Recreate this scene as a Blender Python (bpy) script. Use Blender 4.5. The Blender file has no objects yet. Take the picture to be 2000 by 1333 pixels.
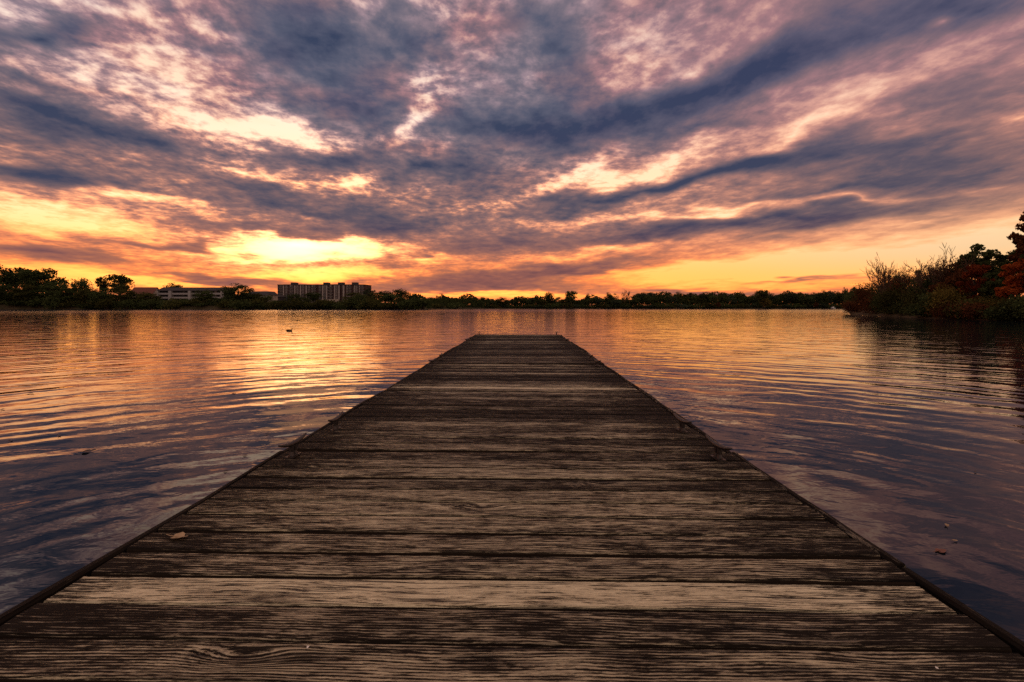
import bpy, math, random
import numpy as np
from mathutils import Vector, Matrix

sc = bpy.context.scene
R = math.radians
F_PX, HOR_CAM, DECK = 889.0, 1.30, 0.40        # focal length in photo pixels, eye above water, deck above water
HORIZON, YAW = 600.5, math.atan(17.0 / 889.0)   # horizon row in the photograph (level camera, lens shifted), and turn to the left

# ------------------------------------------------------------------ camera
cam_d = bpy.data.cameras.new('camera')
cam = bpy.data.objects.new('camera', cam_d)
sc.collection.objects.link(cam)
cam_d.lens, cam_d.sensor_width = 16.0, 36.0
cam_d.clip_start, cam_d.clip_end = 0.05, 9000.0
cam.location = (0, 0, HOR_CAM)
cam.rotation_euler = (R(90), 0, YAW)
cam_d.shift_y = -(666.5 - HORIZON) / 2000.0
sc.camera = cam
CM = cam.rotation_euler.to_matrix()

def ray(px, py):
    v = CM @ Vector(((px - 1000.0) / F_PX, -(py - HORIZON) / F_PX, -1.0))
    return v.normalized()

def at(px, depth):
    v = ray(px, 600.5)
    return (v.x / v.y * depth, depth)

def hgt(py_a, py_b, depth):
    return abs(py_a - py_b) / F_PX * depth

# ------------------------------------------------------------------ node helper
class NT:
    def __init__(s, tree):
        s.t = tree
        s.t.nodes.clear()
    def n(s, kind, ins=None, **props):
        nd = s.t.nodes.new(kind)
        for k, v in props.items():
            setattr(nd, k, v)
        for k, v in (ins or {}).items():
            s.put(nd.inputs[k], v)
        return nd
    def put(s, sock, v):
        if isinstance(v, bpy.types.NodeSocket):
            s.t.links.new(v, sock)
        elif v is not None:
            sock.default_value = v
    def m(s, op, a, b=None, c=None, clamp=False):
        nd = s.t.nodes.new('ShaderNodeMath')
        nd.operation, nd.use_clamp = op, clamp
        for i, v in enumerate((a, b, c)):
            if v is not None:
                s.put(nd.inputs[i], v)
        return nd.outputs[0]
    def v(s, op, a, b=None, c=None):
        nd = s.t.nodes.new('ShaderNodeVectorMath')
        nd.operation = op
        for i, q in enumerate((a, b, c)):
            if q is not None:
                s.put(nd.inputs[i], q)
        return nd.outputs['Value'] if op in ('LENGTH', 'DOT_PRODUCT', 'DISTANCE') else nd.outputs[0]
    def scale(s, a, k):
        nd = s.t.nodes.new('ShaderNodeVectorMath')
        nd.operation = 'SCALE'
        s.put(nd.inputs[0], a); s.put(nd.inputs['Scale'], k)
        return nd.outputs[0]
    def xyz(s, x=0.0, y=0.0, z=0.0):
        return s.n('ShaderNodeCombineXYZ', {0: x, 1: y, 2: z}).outputs[0]
    def sep(s, v):
        return s.n('ShaderNodeSeparateXYZ', {0: v}).outputs
    def noise(s, vec, scale, detail=4, rough=0.5, dist=0.0, w=None, col=False):
        nd = s.n('ShaderNodeTexNoise', {'Vector': vec, 'Scale': scale, 'Detail': detail, 'Roughness': rough, 'Distortion': dist},
                 noise_dimensions='4D' if w is not None else '3D')
        if w is not None:
            s.put(nd.inputs['W'], w)
        return nd.outputs['Color' if col else 'Fac']
    def ramp(s, fac, stops, interp='LINEAR'):
        nd = s.n('ShaderNodeValToRGB', {0: fac})
        cr = nd.color_ramp
        cr.interpolation = interp
        while len(cr.elements) < len(stops):
            cr.elements.new(0.5)
        for e, (p, c) in zip(cr.elements, stops):
            e.position = p
            e.color = c if len(c) == 4 else (*c, 1)
        return nd.outputs[0]
    def mix(s, f, a, b, mode='MIX'):
        nd = s.t.nodes.new('ShaderNodeMix')
        nd.data_type, nd.blend_type = 'RGBA', mode
        s.put(nd.inputs[0], f); s.put(nd.inputs[6], a); s.put(nd.inputs[7], b)
        return nd.outputs[2]
    def smooth(s, v, a, b, lo=0.0, hi=1.0):
        return s.n('ShaderNodeMapRange', {0: v, 1: a, 2: b, 3: lo, 4: hi}, interpolation_type='SMOOTHSTEP').outputs[0]

def lin(r, g, b):
    f = lambda c: c / 12.92 if c <= 0.04045 else ((c + 0.055) / 1.055) ** 2.4
    return (f(r / 255), f(g / 255), f(b / 255))

# ------------------------------------------------------------------ sky: clear sky and a streaked cloud sheet lit by a low sun
SUN_AZ, SUN_EL = R(-25.5), R(6.5)
def make_world():
    w = bpy.data.worlds.new('World')
    sc.world = w
    w.use_nodes = True
    t = NT(w.node_tree)
    d = t.n('ShaderNodeTexCoord').outputs['Generated']
    x, y, z = t.sep(d)
    zp = t.m('MAXIMUM', z, 0.0)
    # cloud sheet coordinates (flat layer overhead, curving down at the horizon)
    iz = t.m('DIVIDE', 1.0, t.m('ADD', zp, 0.10))
    P = t.n('ShaderNodeMapping', {'Vector': t.xyz(t.m('MULTIPLY', x, iz), t.m('MULTIPLY', y, iz), 0.0),
                                  'Rotation': (0, 0, R(-12))}).outputs[0]
    Pst = t.v('MULTIPLY', P, (1.0, 0.75, 1.0))
    wv = t.v('SUBTRACT', t.noise(Pst, 2.1, 2, 0.5, col=True), (0.5, 0.5, 0.5))
    wamp = t.m('MULTIPLY_ADD', zp, 0.9, 0.05)
    # direction coordinates for the big cloud masses
    k = t.m('DIVIDE', 2.0, t.m('ADD', t.m('MAXIMUM', y, -0.9), 1.0))
    S0 = t.xyz(t.m('MULTIPLY', x, k), t.m('MULTIPLY', z, k), 0.0)
    S = t.v('ADD', S0, t.scale(t.v('MULTIPLY', wv, (0.55, 0.42, 0.0)), wamp))
    def s_of(px, py):
        v = ray(px, py)
        q = 2.0 / (1.0 + v.y)
        return Vector((v.x * q, v.z * q, 0))
    def blob(cx, cy, rx, ry, rot, src=None):
        c = s_of(cx, cy)
        ca, sa = math.cos(R(rot)), math.sin(R(rot))
        e1 = (s_of(cx + ca * 60, cy + sa * 60) - s_of(cx - ca * 60, cy - sa * 60)) / 120.0
        e2 = (s_of(cx - sa * 60, cy + ca * 60) - s_of(cx + sa * 60, cy - ca * 60)) / 120.0
        mp = t.n('ShaderNodeMapping', {'Vector': src or S, 'Location': c, 'Rotation': (0, 0, math.atan2(e1.y, e1.x)),
                                       'Scale': (e1.length * rx * 1.6, e2.length * ry * 1.6, 1.0)}, vector_type='TEXTURE').outputs[0]
        return t.n('ShaderNodeTexGradient', {0: mp}, gradient_type='QUADRATIC_SPHERE').outputs['Fac']
    masses = [  # centre x, y, half length, half width, turn, density
        (615, 95, 170, 70, 34, .50), (70, 48, 170, 30, 8, .60), (1110, 95, 100, 70, 10, .42), (700, 190, 100, 50, 40, .35),
        (1010, 235, 240, 70, -4, .68), (1330, 190, 380, 72, -15, .58), (1560, 105, 240, 54, -22, .34), (1860, 20, 280, 64, 0, .46),
        (110, 245, 260, 46, 4, .62), (300, 285, 170, 36, 14, .45), (670, 300, 160, 30, 4, .58), (590, 190, 110, 50, 28, .30),
        (870, 345, 180, 32, -2, .55), (1000, 370, 140, 24, -8, .40), (1240, 368, 300, 22, -12, .60), (1500, 318, 330, 28, -10, .48), (1780, 330, 380, 80, -6, .44),
        (1560, 430, 330, 22, -4, .58), (1280, 455, 260, 24, -8, .46), (960, 478, 220, 24, -8, .40), (560, 392, 300, 44, 8, .40), (740, 440, 240, 34, 0, .40),
        (70, 335, 190, 30, 4, .46), (230, 370, 200, 20, 12, .30), (1080, 530, 250, 16, -4, .55), (930, 558, 280, 20, 0, .50), (1700, 372, 300, 14, -6, .3),
        (340, 480, 170, 11, 2, .42), (110, 497, 200, 12, 5, .40), (430, 548, 190, 9, 4, .45), (1560, 546, 220, 7, -1, .60), (1380, 573, 260, 8, 0, .45),
        (60, 150, 130, 34, 22, .28), (250, 175, 110, 20, 14, .32), (400, 70, 120, 30, 25, .25), (1000, 30, 120, 40, 0, .26), (1900, 180, 260, 70, -8, .28), (1350, 262, 300, 22, -8, .25),
        (790, 110, 90, 90, 30, .30), (950, 110, 120, 60, -20, .26), (430, 440, 200, 14, 8, .3), (1130, 410, 120, 10, -8, .3)]
    holes = [
        (430, 218, 280, 34, 16, .64), (290, 110, 230, 34, 18, .30), (560, 255, 130, 24, 14, .40), (800, 215, 90, 36, -45, .56), (300, 30, 260, 30, 10, .22),
        (1130, 345, 220, 20, -12, .62), (1260, 315, 120, 16, -20, .38), (1560, 265, 220, 16, -22, .30), (600, 489, 230, 20, 0, .80), (835, 507, 55, 9, 0, .55),
        (90, 425, 240, 36, 8, .66), (290, 395, 190, 22, 10, .52), (1780, 500, 560, 50, -6, .95), (1420, 530, 330, 26, -3, .75), (1400, 410, 380, 10, -6, .40),
        (1660, 397, 260, 9, -4, .32), (1835, 42, 55, 22, -20, .40), (1970, 215, 90, 34, 0, .22), (900, 150, 70, 30, -30, .08), (860, 20, 120, 36, 10, .12),
        (690, 352, 70, 20, 0, .45), (1330, 120, 60, 22, -10, .28), (1040, 60, 60, 40, 0, .10), (480, 335, 150, 14, 10, .35), (620, 540, 190, 18, 0, .5),
        (200, 545, 260, 22, 4, .5), (1000, 576, 280, 8, 0, .45), (1640, 215, 300, 34, -18, .18), (1200, 490, 200, 10, -6, .3), (620, 430, 120, 12, 8, .25)]
    acc = None
    for b in masses:
        q = t.m('MULTIPLY', blob(*b[:5]), b[5] * 1.05)
        acc = q if acc is None else t.m('ADD', acc, q)
    for b in holes:
        acc = t.m('SUBTRACT', acc, t.m('MULTIPLY', blob(*b[:5]), b[5] * 1.0))
    n1 = t.noise(Pst, 3.4, 9, 0.60, 0.0)
    n2 = t.noise(t.v('ADD', t.v('MULTIPLY', P, (1.0, 0.95, 1.0)), t.scale(wv, 0.10)), 15.0, 6, 0.58, 0.0)
    n2 = t.smooth(n2, 0.22, 0.78)
    hue = t.noise(P, 2.1, 3, 0.5)
    ratio = t.m('DIVIDE', x, t.m('MAXIMUM', y, 0.05))
    cells = t.m('MULTIPLY', t.smooth(zp, 0.05, 0.30, 0.15, 1.0), t.smooth(ratio, -0.1, 0.7, 1.0, 0.32))
    n3 = t.noise(t.v('ADD', t.v('MULTIPLY', P, (1.0, 0.70, 1.0)), t.scale(wv, 0.2)), 6.5, 9, 0.62)
    acc = t.m('DIVIDE', acc, t.m('MULTIPLY_ADD', t.m('ABSOLUTE', acc), 0.75, 1.0))
    acc = t.m('MULTIPLY', acc, 1.62)
    lowk = t.smooth(zp, 0.02, 0.16, 0.70, 1.0)
    D = t.m('ADD', acc, t.m('ADD', 0.52, t.smooth(z, 0.46, 0.60, 0.0, 0.10)))
    D = t.m('MULTIPLY_ADD', t.m('MULTIPLY', t.m('SUBTRACT', n1, 0.5), lowk), 0.72, D)
    D = t.m('MULTIPLY_ADD', t.m('MULTIPLY', t.m('SUBTRACT', n2, 0.5), t.m('MULTIPLY', cells, t.smooth(D, 0.45, 1.0, 1.0, 0.25))), 0.72, D)
    D = t.m('MULTIPLY_ADD', t.m('MULTIPLY', t.m('SUBTRACT', n3, 0.5), lowk), 0.68, D)
    D = t.m('MULTIPLY', D, 0.83, clamp=True)
    hi = t.ramp(D, [(0, lin(255, 240, 220)), (.14, lin(248, 222, 208)), (.30, lin(212, 180, 178)), (.46, lin(158, 136, 146)), (.62, lin(122, 113, 126)), (.80, lin(90, 93, 113)), (1, lin(58, 68, 94))])
    hp = t.ramp(D, [(0, lin(255, 226, 196)), (.14, lin(248, 204, 182)), (.30, lin(214, 162, 152)), (.46, lin(166, 124, 130)), (.62, lin(130, 107, 117)), (.80, lin(93, 89, 110)), (1, lin(58, 65, 93))])
    hi = t.mix(t.m('MAXIMUM', t.smooth(hue, 0.42, 0.62), t.smooth(ratio, 0.0, 0.5)), hi, hp)
    md = t.ramp(D, [(0, tuple(q * w_ for q, w_ in zip(lin(255, 226, 186), (1.4, 1.1, 1)))), (.16, tuple(q * w_ for q, w_ in zip(lin(253, 198, 150), (1.25, 1.03, 1)))), (.32, lin(230, 156, 126)), (.48, lin(174, 124, 112)), (.62, lin(138, 106, 105)), (.80, lin(99, 88, 99)), (1, lin(64, 69, 92))])
    k_ = lambda c, r, g, b: tuple(q * w_ for q, w_ in zip(lin(*c), (r, g, b)))     # the eye of the camera clips the red of the bright low sky
    lo = t.ramp(D, [(0, k_((255, 194, 100), 1.6, 1.14, 1)), (.2, k_((252, 174, 86), 1.5, 1.10, 1)), (.4, k_((230, 140, 82), 1.25, 1.0, 1)), (.6, lin(184, 112, 84)), (.8, lin(150, 94, 84)), (1, lin(122, 80, 80))])
    # the clear strip to the right is paler, further from the sun
    right = t.smooth(t.m('DIVIDE', x, t.m('MAXIMUM', y, 0.05)), 0.25, 1.0)
    lo = t.mix(t.m('MULTIPLY', t.m('MULTIPLY', right, t.smooth(zp, 0.03, 0.10)), t.m('SUBTRACT', 1.0, D)), lo, (*lin(236, 200, 150), 1))
    c = t.mix(t.smooth(zp, 0.05, 0.20), lo, md)
    c = t.mix(t.smooth(zp, 0.19, 0.42), c, hi)
    # sunward glow seen through thin cloud
    sd = Vector((math.sin(SUN_AZ) * math.cos(SUN_EL), math.cos(SUN_AZ) * math.cos(SUN_EL), math.sin(SUN_EL)))
    thin = t.m('SUBTRACT', 1.0, t.smooth(D, 0.12, 0.55))
    g1 = blob(590, 488, 210, 40, 0)
    g2 = blob(560, 500, 700, 190, 0, S0)
    c = t.mix(1.0, c, t.scale(t.xyz(1.0, 0.56, 0.30), t.m('MULTIPLY', thin, t.m('MULTIPLY', g1, 2.0))), 'ADD')
    c = t.mix(1.0, c, t.scale(t.xyz(1.0, 0.30, 0.05), t.m('MULTIPLY', thin, t.m('MULTIPLY', g2, 1.0))), 'ADD')
    # ember streaks low over the far wood
    red = t.m('MULTIPLY', blob(930, 577, 190, 12, 0, S0), t.m('SUBTRACT', 1.0, D))
    c = t.mix(1.0, c, t.scale(t.xyz(0.75, 0.12, 0.0), red), 'ADD')
    # unseen sky away from the sun is brightened, adding light on the dock
    away = t.smooth(t.v('DOT_PRODUCT', d, tuple(sd)), 0.35, -0.4)
    c = t.mix(t.m('MULTIPLY', away, 0.55), c, (*lin(214, 188, 170), 1))
    # unseen overhead sky, made pale to put more light on the dock
    c = t.mix(t.smooth(z, 0.74, 0.97, 0.0, 0.85), c, (*lin(226, 190, 162), 1))
    sky = t.n('ShaderNodeTexSky', sky_type='NISHITA', sun_disc=False, sun_elevation=SUN_EL, sun_rotation=SUN_AZ,
              air_density=1.5, dust_density=3.0)
    bg = t.n('ShaderNodeBackground', {'Color': c, 'Strength': 1.0})
    bs = t.n('ShaderNodeBackground', {'Color': t.scale(sky.outputs[0], t.m('SUBTRACT', 1.0, t.smooth(D, 0.0, 0.5))), 'Strength': 0.006})
    ad = t.n('ShaderNodeAddShader', {0: bg.outputs[0], 1: bs.outputs[0]})
    t.t.links.new(ad.outputs[0], t.n('ShaderNodeOutputWorld').inputs[0])
    w.cycles.sampling_method = 'MANUAL'
    w.cycles.sample_map_resolution = 512
make_world()

sun_d = bpy.data.lights.new('sun', 'SUN')
sun_d.energy, sun_d.angle, sun_d.color = 0.02, R(12), (1.0, 0.45, 0.14)
sun = bpy.data.objects.new('sun', sun_d)
sc.collection.objects.link(sun)
sun.rotation_euler = Vector((-math.sin(SUN_AZ), -math.cos(SUN_AZ), -math.tan(SUN_EL))).to_track_quat('-Z', 'Y').to_euler()
sun.location = (-60, 120, 60)

vs = sc.view_settings
vs.view_transform, vs.look, vs.exposure, vs.gamma = 'Standard', 'None', 0.0, 1.0
vs.use_curve_mapping = False
sc.cycles.use_denoising = False
sc.cycles.max_bounces = 6
sc.cycles.sample_clamp_indirect = 4.0
# ------------------------------------------------------------------ mesh and object helpers
rng = np.random.default_rng(11)
random.seed(5)
COL = sc.collection

def mesh_np(name, verts, faces, mats=(), smooth=False, fmat=None):
    me = bpy.data.meshes.new(name)
    me.from_pydata([tuple(v) for v in verts], [], [tuple(f) for f in faces])
    for m_ in mats:
        me.materials.append(m_)
    if fmat is not None:
        me.polygons.foreach_set('material_index', np.asarray(fmat, dtype=np.int32))
    me.polygons.foreach_set('use_smooth', np.full(len(me.polygons), smooth))
    me.update()
    return me

def quads_np(name, V, mats=()):
    """V: (n,4,3) array of loose quads"""
    n = len(V)
    me = bpy.data.meshes.new(name)
    me.vertices.add(n * 4); me.loops.add(n * 4); me.polygons.add(n)
    me.vertices.foreach_set('co', np.ascontiguousarray(V, dtype=np.float32).ravel())
    me.loops.foreach_set('vertex_index', np.arange(n * 4, dtype=np.int32))
    me.polygons.foreach_set('loop_start', np.arange(0, n * 4, 4, dtype=np.int32))
    me.polygons.foreach_set('loop_total', np.full(n, 4, dtype=np.int32))
    for m_ in mats:
        me.materials.append(m_)
    me.update(calc_edges=True)
    return me

def obj(name, me, parent=None, loc=(0, 0, 0), rotz=0.0, scale=None, kind=None):
    o = bpy.data.objects.new(name, me)
    COL.objects.link(o)
    o.location = loc
    o.rotation_euler = (0, 0, rotz)
    if scale is not None:
        o.scale = scale
    if parent is not None:
        o.parent = parent
    if kind:
        o['kind'] = kind
    return o

def tag(o, label, cat, group=None):
    o['label'], o['category'] = label, cat
    if group:
        o['group'] = group
    return o

def thing(name, label, cat, loc=(0, 0, 0), rotz=0.0, group=None, scale=None):
    return tag(obj(name, None, None, loc, rotz, scale), label, cat, group)

class MB:
    """collects boxes and tubes into one mesh"""
    def __init__(s):
        s.v, s.f, s.fm = [], [], []
    def add(s, V, F, mi=0):
        b = len(s.v)
        s.v += [tuple(p) for p in V]
        s.f += [tuple(i + b for i in q) for q in F]
        s.fm += [mi] * len(F)
    def box(s, x0, x1, y0, y1, z0, z1, mi=0):
        s.add([(x0, y0, z0), (x1, y0, z0), (x1, y1, z0), (x0, y1, z0), (x0, y0, z1), (x1, y0, z1), (x1, y1, z1), (x0, y1, z1)],
              [(3, 2, 1, 0), (4, 5, 6, 7), (0, 1, 5, 4), (1, 2, 6, 5), (2, 3, 7, 6), (3, 0, 4, 7)], mi)
    def tube(s, pts, rad, n=6, cap=True, mi=0, squash=1.0):
        V, F = [], []
        pts = [Vector(p) for p in pts]
        for i, p in enumerate(pts):
            a, b = pts[max(i - 1, 0)], pts[min(i + 1, len(pts) - 1)]
            d = (b - a).normalized()
            u = d.cross(Vector((0, 0, 1)))
            u = Vector((1, 0, 0)) if u.length < 1e-3 else u.normalized()
            w = u.cross(d)
            for k in range(n):
                t_ = 2 * math.pi * k / n
                V.append(p + u * (math.cos(t_) * rad[i]) + w * (math.sin(t_) * rad[i] * squash))
        for i in range(len(pts) - 1):
            for k in range(n):
                F.append((i * n + k, i * n + (k + 1) % n, (i + 1) * n + (k + 1) % n, (i + 1) * n + k))
        if cap:
            F.append(tuple(range(n))[::-1])
            F.append(tuple(range((len(pts) - 1) * n, len(pts) * n)))
        s.add(V, F, mi)
    def mesh(s, name, mats, smooth=False):
        return mesh_np(name, s.v, s.f, mats, smooth, s.fm)

# ------------------------------------------------------------------ materials
def mat(name):
    m_ = bpy.data.materials.new(name)
    m_.use_nodes = True
    return m_, NT(m_.node_tree)

def out(t, sh):
    t.t.links.new(sh, t.n('ShaderNodeOutputMaterial').inputs[0])

def simple(name, col, rough=0.7, spec=0.3, var=0.25, scale=3.0, metal=0.0):
    m_, t = mat(name)
    co = t.n('ShaderNodeTexCoord').outputs['Object']
    f = t.noise(co, scale, 5, 0.6)
    dk = tuple(c * (1 - var) for c in col); lt = tuple(min(1, c * (1 + var)) for c in col)
    c = t.mix(f, (*dk, 1), (*lt, 1))
    out(t, t.n('ShaderNodeBsdfPrincipled', {'Base Color': c, 'Roughness': rough, 'Specular IOR Level': spec, 'Metallic': metal}).outputs[0])
    return m_

def leafy(name, c0, c1, transl=0.3):
    m_, t = mat(name)
    co = t.n('ShaderNodeTexCoord').outputs['Object']
    oi = t.n('ShaderNodeObjectInfo').outputs['Random']
    geo = t.n('ShaderNodeNewGeometry').outputs['Random Per Island']
    f = t.m('ADD', t.m('MULTIPLY', t.noise(co, 0.35, 3, 0.5), 0.6), t.m('MULTIPLY_ADD', geo, 0.5, -0.05))
    c = t.mix(t.smooth(f, 0.15, 0.75), (*c0, 1), (*c1, 1))
    c = t.mix(1.0, c, t.scale(t.xyz(1, 1, 1), t.m('MULTIPLY_ADD', oi, 0.6, 0.7)), 'MULTIPLY')
    df = t.n('ShaderNodeBsdfDiffuse', {'Color': c})
    tr = t.n('ShaderNodeBsdfTranslucent', {'Color': c})
    out(t, t.n('ShaderNodeMixShader', {0: transl, 1: df.outputs[0], 2: tr.outputs[0]}).outputs[0])
    return m_

M = {}
M['leaf_dark'] = leafy('dark green leaves', (.030, .045, .018), (.075, .095, .035))
M['leaf_olive'] = leafy('olive leaves', (.038, .045, .016), (.085, .085, .028))
M['leaf_blue'] = leafy('blue green leaves', (.028, .045, .030), (.065, .085, .050))
M['leaf_rust'] = leafy('rusty autumn leaves', (.060, .026, .014), (.13, .052, .022))
M['leaf_red'] = leafy('red maple leaves', (.13,.03,.014), (.26,.06,.022), 0.4)
M['leaf_orange'] = leafy('orange maple leaves', (.20, .042, .013), (.38, .10, .026), 0.4)
M['leaf_yellow'] = leafy('yellowing leaves', (.080, .070, .020), (.17, .13, .034))
M['bark'] = simple('bark', (.085, .065, .050), .9, .1, .4, 6)
M['twig'] = simple('bare twigs', (.13, .085, .06), .9, .1, .3, 4)
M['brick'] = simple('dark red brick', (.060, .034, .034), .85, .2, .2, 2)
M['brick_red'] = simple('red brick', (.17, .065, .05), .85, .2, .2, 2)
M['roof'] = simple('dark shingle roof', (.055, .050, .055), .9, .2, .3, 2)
M['white'] = simple('white painted siding', (.34, .33, .33), .7, .3, .1, 1)
M['cream'] = simple('pale concrete', (.34, .31, .30), .8, .3, .12, 1)
M['tan'] = simple('buff render', (.40, .34, .28), .8, .3, .12, 1)
M['glass'] = simple('dark window glass', (.03, .035, .045), .12, .6, .2, 2)
M['metal'] = simple('galvanised cleat metal', (.06, .052, .048), .5, .5, .45, 40, 0.6)
M['rust_metal'] = simple('rusted bolt', (.09, .055, .04), .7, .3, .3, 60, 0.5)
M['float'] = simple('black float drum', (.03, .03, .033), .6, .3, .2, 4)
M['dead_leaf'] = simple('dry tan leaf', (.40, .28, .17), .8, .2, .4, 60)
M['wet_leaf'] = simple('wet orange leaf', (.15, .05, .025), .5, .4, .4, 60)
M['dark_leaf'] = simple('sodden dark leaf', (.06, .035, .022), .5, .4, .4, 60)
M['dropping'] = simple('dried white dropping', (.75, .73, .68), .9, .2, .1, 200)
M['duck'] = simple('brown duck feathers', (.10, .065, .04), .8, .2, .5, 30)
M['duck_head'] = simple('dark duck head', (.03, .035, .025), .6, .3, .3, 30)
M['bill'] = simple('duck bill', (.35, .22, .05), .5, .3, .2, 30)
M['boat_white'] = simple('white boat hull', (.70, .70, .68), .35, .5, .05, 2)
M['lamp_pole'] = simple('dark lamp pole', (.05, .05, .05), .6, .4, .2, 5)
def glow_mat(name, col, k):
    m_, t = mat(name)
    out(t, t.n('ShaderNodeEmission', {0: (*col, 1), 1: k}).outputs[0])
    return m_
M['lit'] = glow_mat('lit window', (1.0, .50, .12), 2.2)
M['lamp'] = glow_mat('lamp glow', (1.0, .55, .16), 3.0)

# weathered deck plank: object colour R = how pale this board is worn, far ones darkened for gap shade, G = how coarse its grain stands
def make_plank_mat():
    m_, t = mat('weathered plank')
    co = t.n('ShaderNodeTexCoord').outputs['Object']
    oi = t.n('ShaderNodeObjectInfo')
    oc = t.sep(oi.outputs['Color'])
    worn, coarse = oc[0], oc[1]
    w = t.m('MULTIPLY', oi.outputs['Random'], 137.0)
    x, y, z = t.sep(co)
    y = t.m('ADD', y, z)            # so that the grain also runs along the edges
    co = t.xyz(x, y, 0.0)
    # slow wander of the grain, plus knots that the rings flow round
    wand = t.noise(t.v('MULTIPLY', co, (0.9, 2.0, 0.0)), 1.0, 3, 0.5, w=w)
    wand2 = t.noise(t.v('MULTIPLY', co, (5.0, 12.0, 0.0)), 1.0, 3, 0.5, w=w)
    vor = t.n('ShaderNodeTexVoronoi', {'Vector': t.v('MULTIPLY', co, (1.0, 4.6, 0.0)), 'W': w, 'Scale': 0.9, 'Randomness': 1.0},
              voronoi_dimensions='4D', feature='F1')
    kd = vor.outputs['Distance']
    knot = t.m('POWER', t.m('SUBTRACT', 1.0, t.smooth(kd, 0.0, 0.30)), 2.0)
    core = t.m('SUBTRACT', 1.0, t.smooth(kd, 0.025, 0.075))
    yy = t.m('ADD', y, t.m('ADD', t.m('MULTIPLY', t.m('SUBTRACT', wand, 0.5), 0.075), t.m('MULTIPLY', t.m('SUBTRACT', wand2, 0.5), 0.010)))
    yy = t.m('ADD', yy, t.m('MULTIPLY', knot, 0.045))
    # one large knot on some boards (object colour B gives its place along the board)
    kx = t.m('SUBTRACT', x, t.m('MULTIPLY', t.m('SUBTRACT', oc[2], 0.5), 3.0))
    ka = t.m('ADD', t.m('POWER', t.m('DIVIDE', kx, 0.115), 2.0), t.m('POWER', t.m('DIVIDE', t.m('SUBTRACT', y, 0.006), 0.036), 2.0))
    has = t.m('GREATER_THAN', oc[2], 0.01)
    big = t.m('MULTIPLY', t.m('POWER', 2.718, t.m('MULTIPLY', ka, -1.0)), has)
    yy = t.m('ADD', yy, t.m('MULTIPLY', big, 0.036))
    core = t.m('MAXIMUM', core, t.m('MULTIPLY', has, t.m('SUBTRACT', 1.0, t.smooth(t.m('ADD', ka, t.m('MULTIPLY', wand2, 0.06)), 0.045, 0.11))))
    g = t.xyz(t.m('ADD', x, t.m('MULTIPLY', big, 0.3)), yy, 0.0)
    rings = t.m('MULTIPLY_ADD', t.m('SINE', t.m('MULTIPLY', yy, t.m('MULTIPLY_ADD', oi.outputs['Random'], 300.0, 380.0))), 0.5, 0.5)
    grain = t.noise(t.v('MULTIPLY', g, (4.2, 92.0, 0.0)), 1.0, 7, 0.74, w=w)
    fleck = t.noise(t.v('MULTIPLY', g, (17.0, 170.0, 0.0)), 1.0, 5, 0.75, w=t.m('ADD', w, 3.0))
    fine = t.noise(t.v('MULTIPLY', g, (14.0, 420.0, 0.0)), 1.0, 4, 0.65, w=w)
    crk = t.noise(t.v('MULTIPLY', g, (0.8, 40.0, 0.0)), 1.0, 4, 0.55, w=t.m('ADD', w, 31.0))
    crack = t.m('SUBTRACT', 1.0, t.smooth(t.m('ABSOLUTE', t.m('SUBTRACT', crk, 0.5)), 0.006, 0.024))
    cmask = t.smooth(t.noise(t.v('MULTIPLY', co, (1.6, 8.0, 0.0)), 1.0, 3, 0.5, w=t.m('ADD', w, 7.0)), 0.42, 0.56)
    crack = t.m('MULTIPLY', crack, cmask)
    patch = t.noise(t.v('MULTIPLY', g, (4.6, 20.0, 0.0)), 1.0, 8, 0.72, w=t.m('ADD', w, 61.0))
    broad = t.noise(t.v('MULTIPLY', co, (1.5, 5.0, 0.0)), 1.0, 3, 0.5, w=t.m('ADD', w, 91.0))
    edge = t.smooth(t.m('ABSOLUTE', t.m('ADD', x, 0.085)), 0.75, 1.45)
    # how much of the pale worn surface is left: black weathered grain shows where the threshold drops
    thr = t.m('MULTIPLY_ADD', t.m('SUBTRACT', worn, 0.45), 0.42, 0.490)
    thr = t.m('MULTIPLY_ADD', t.m('SUBTRACT', patch, 0.5), 0.52, thr)
    thr = t.m('MULTIPLY_ADD', t.m('SUBTRACT', broad, 0.5), 0.30, thr)
    thr = t.m('SUBTRACT', thr, t.m('MULTIPLY', edge, t.m('MULTIPLY_ADD', patch, 0.20, 0.02)))  # board ends: damp edge stain together with lens falloff painted in
    gg = t.m('MULTIPLY_ADD', t.m('SUBTRACT', fleck, 0.5), 0.85, grain)
    gg = t.m('MULTIPLY_ADD', t.m('SUBTRACT', fine, 0.5), 0.62, gg)
    gg = t.m('MULTIPLY_ADD', t.m('SUBTRACT', rings, 0.5), t.m('ADD', t.m('MULTIPLY_ADD', coarse, 0.17, 0.02), t.m('MULTIPLY', big, 0.10)), gg)
    dark = t.smooth(t.m('SUBTRACT', gg, thr), -0.05, 0.075)
    pale = t.ramp(t.m('MULTIPLY_ADD', t.m('SUBTRACT', fine, 0.5), 1.3, t.m('MULTIPLY_ADD', worn, 0.75, t.m('MULTIPLY', t.m('SUBTRACT', patch, 0.5), 0.7))),
                  [(0.0, (.085, .070, .048)), (.30, (.24, .198, .130)), (.52, (.52, .455, .295)), (.82, (.88, .80, .545))])
    black = t.mix(fine, (.003, .0026, .0022, 1), (.020, .015, .011, 1))
    c = t.mix(dark, pale, black)
    c = t.mix(t.m('MULTIPLY', crack, 0.95), c, (.004, .0035, .003, 1))
    c = t.mix(t.m('MULTIPLY', core, 0.8), c, (.014, .009, .007, 1))
    h = t.m('MULTIPLY_ADD', dark, -0.75, t.m('MULTIPLY', grain, -0.5))
    h = t.m('ADD', h, t.m('MULTIPLY', fine, 0.30))
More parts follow.
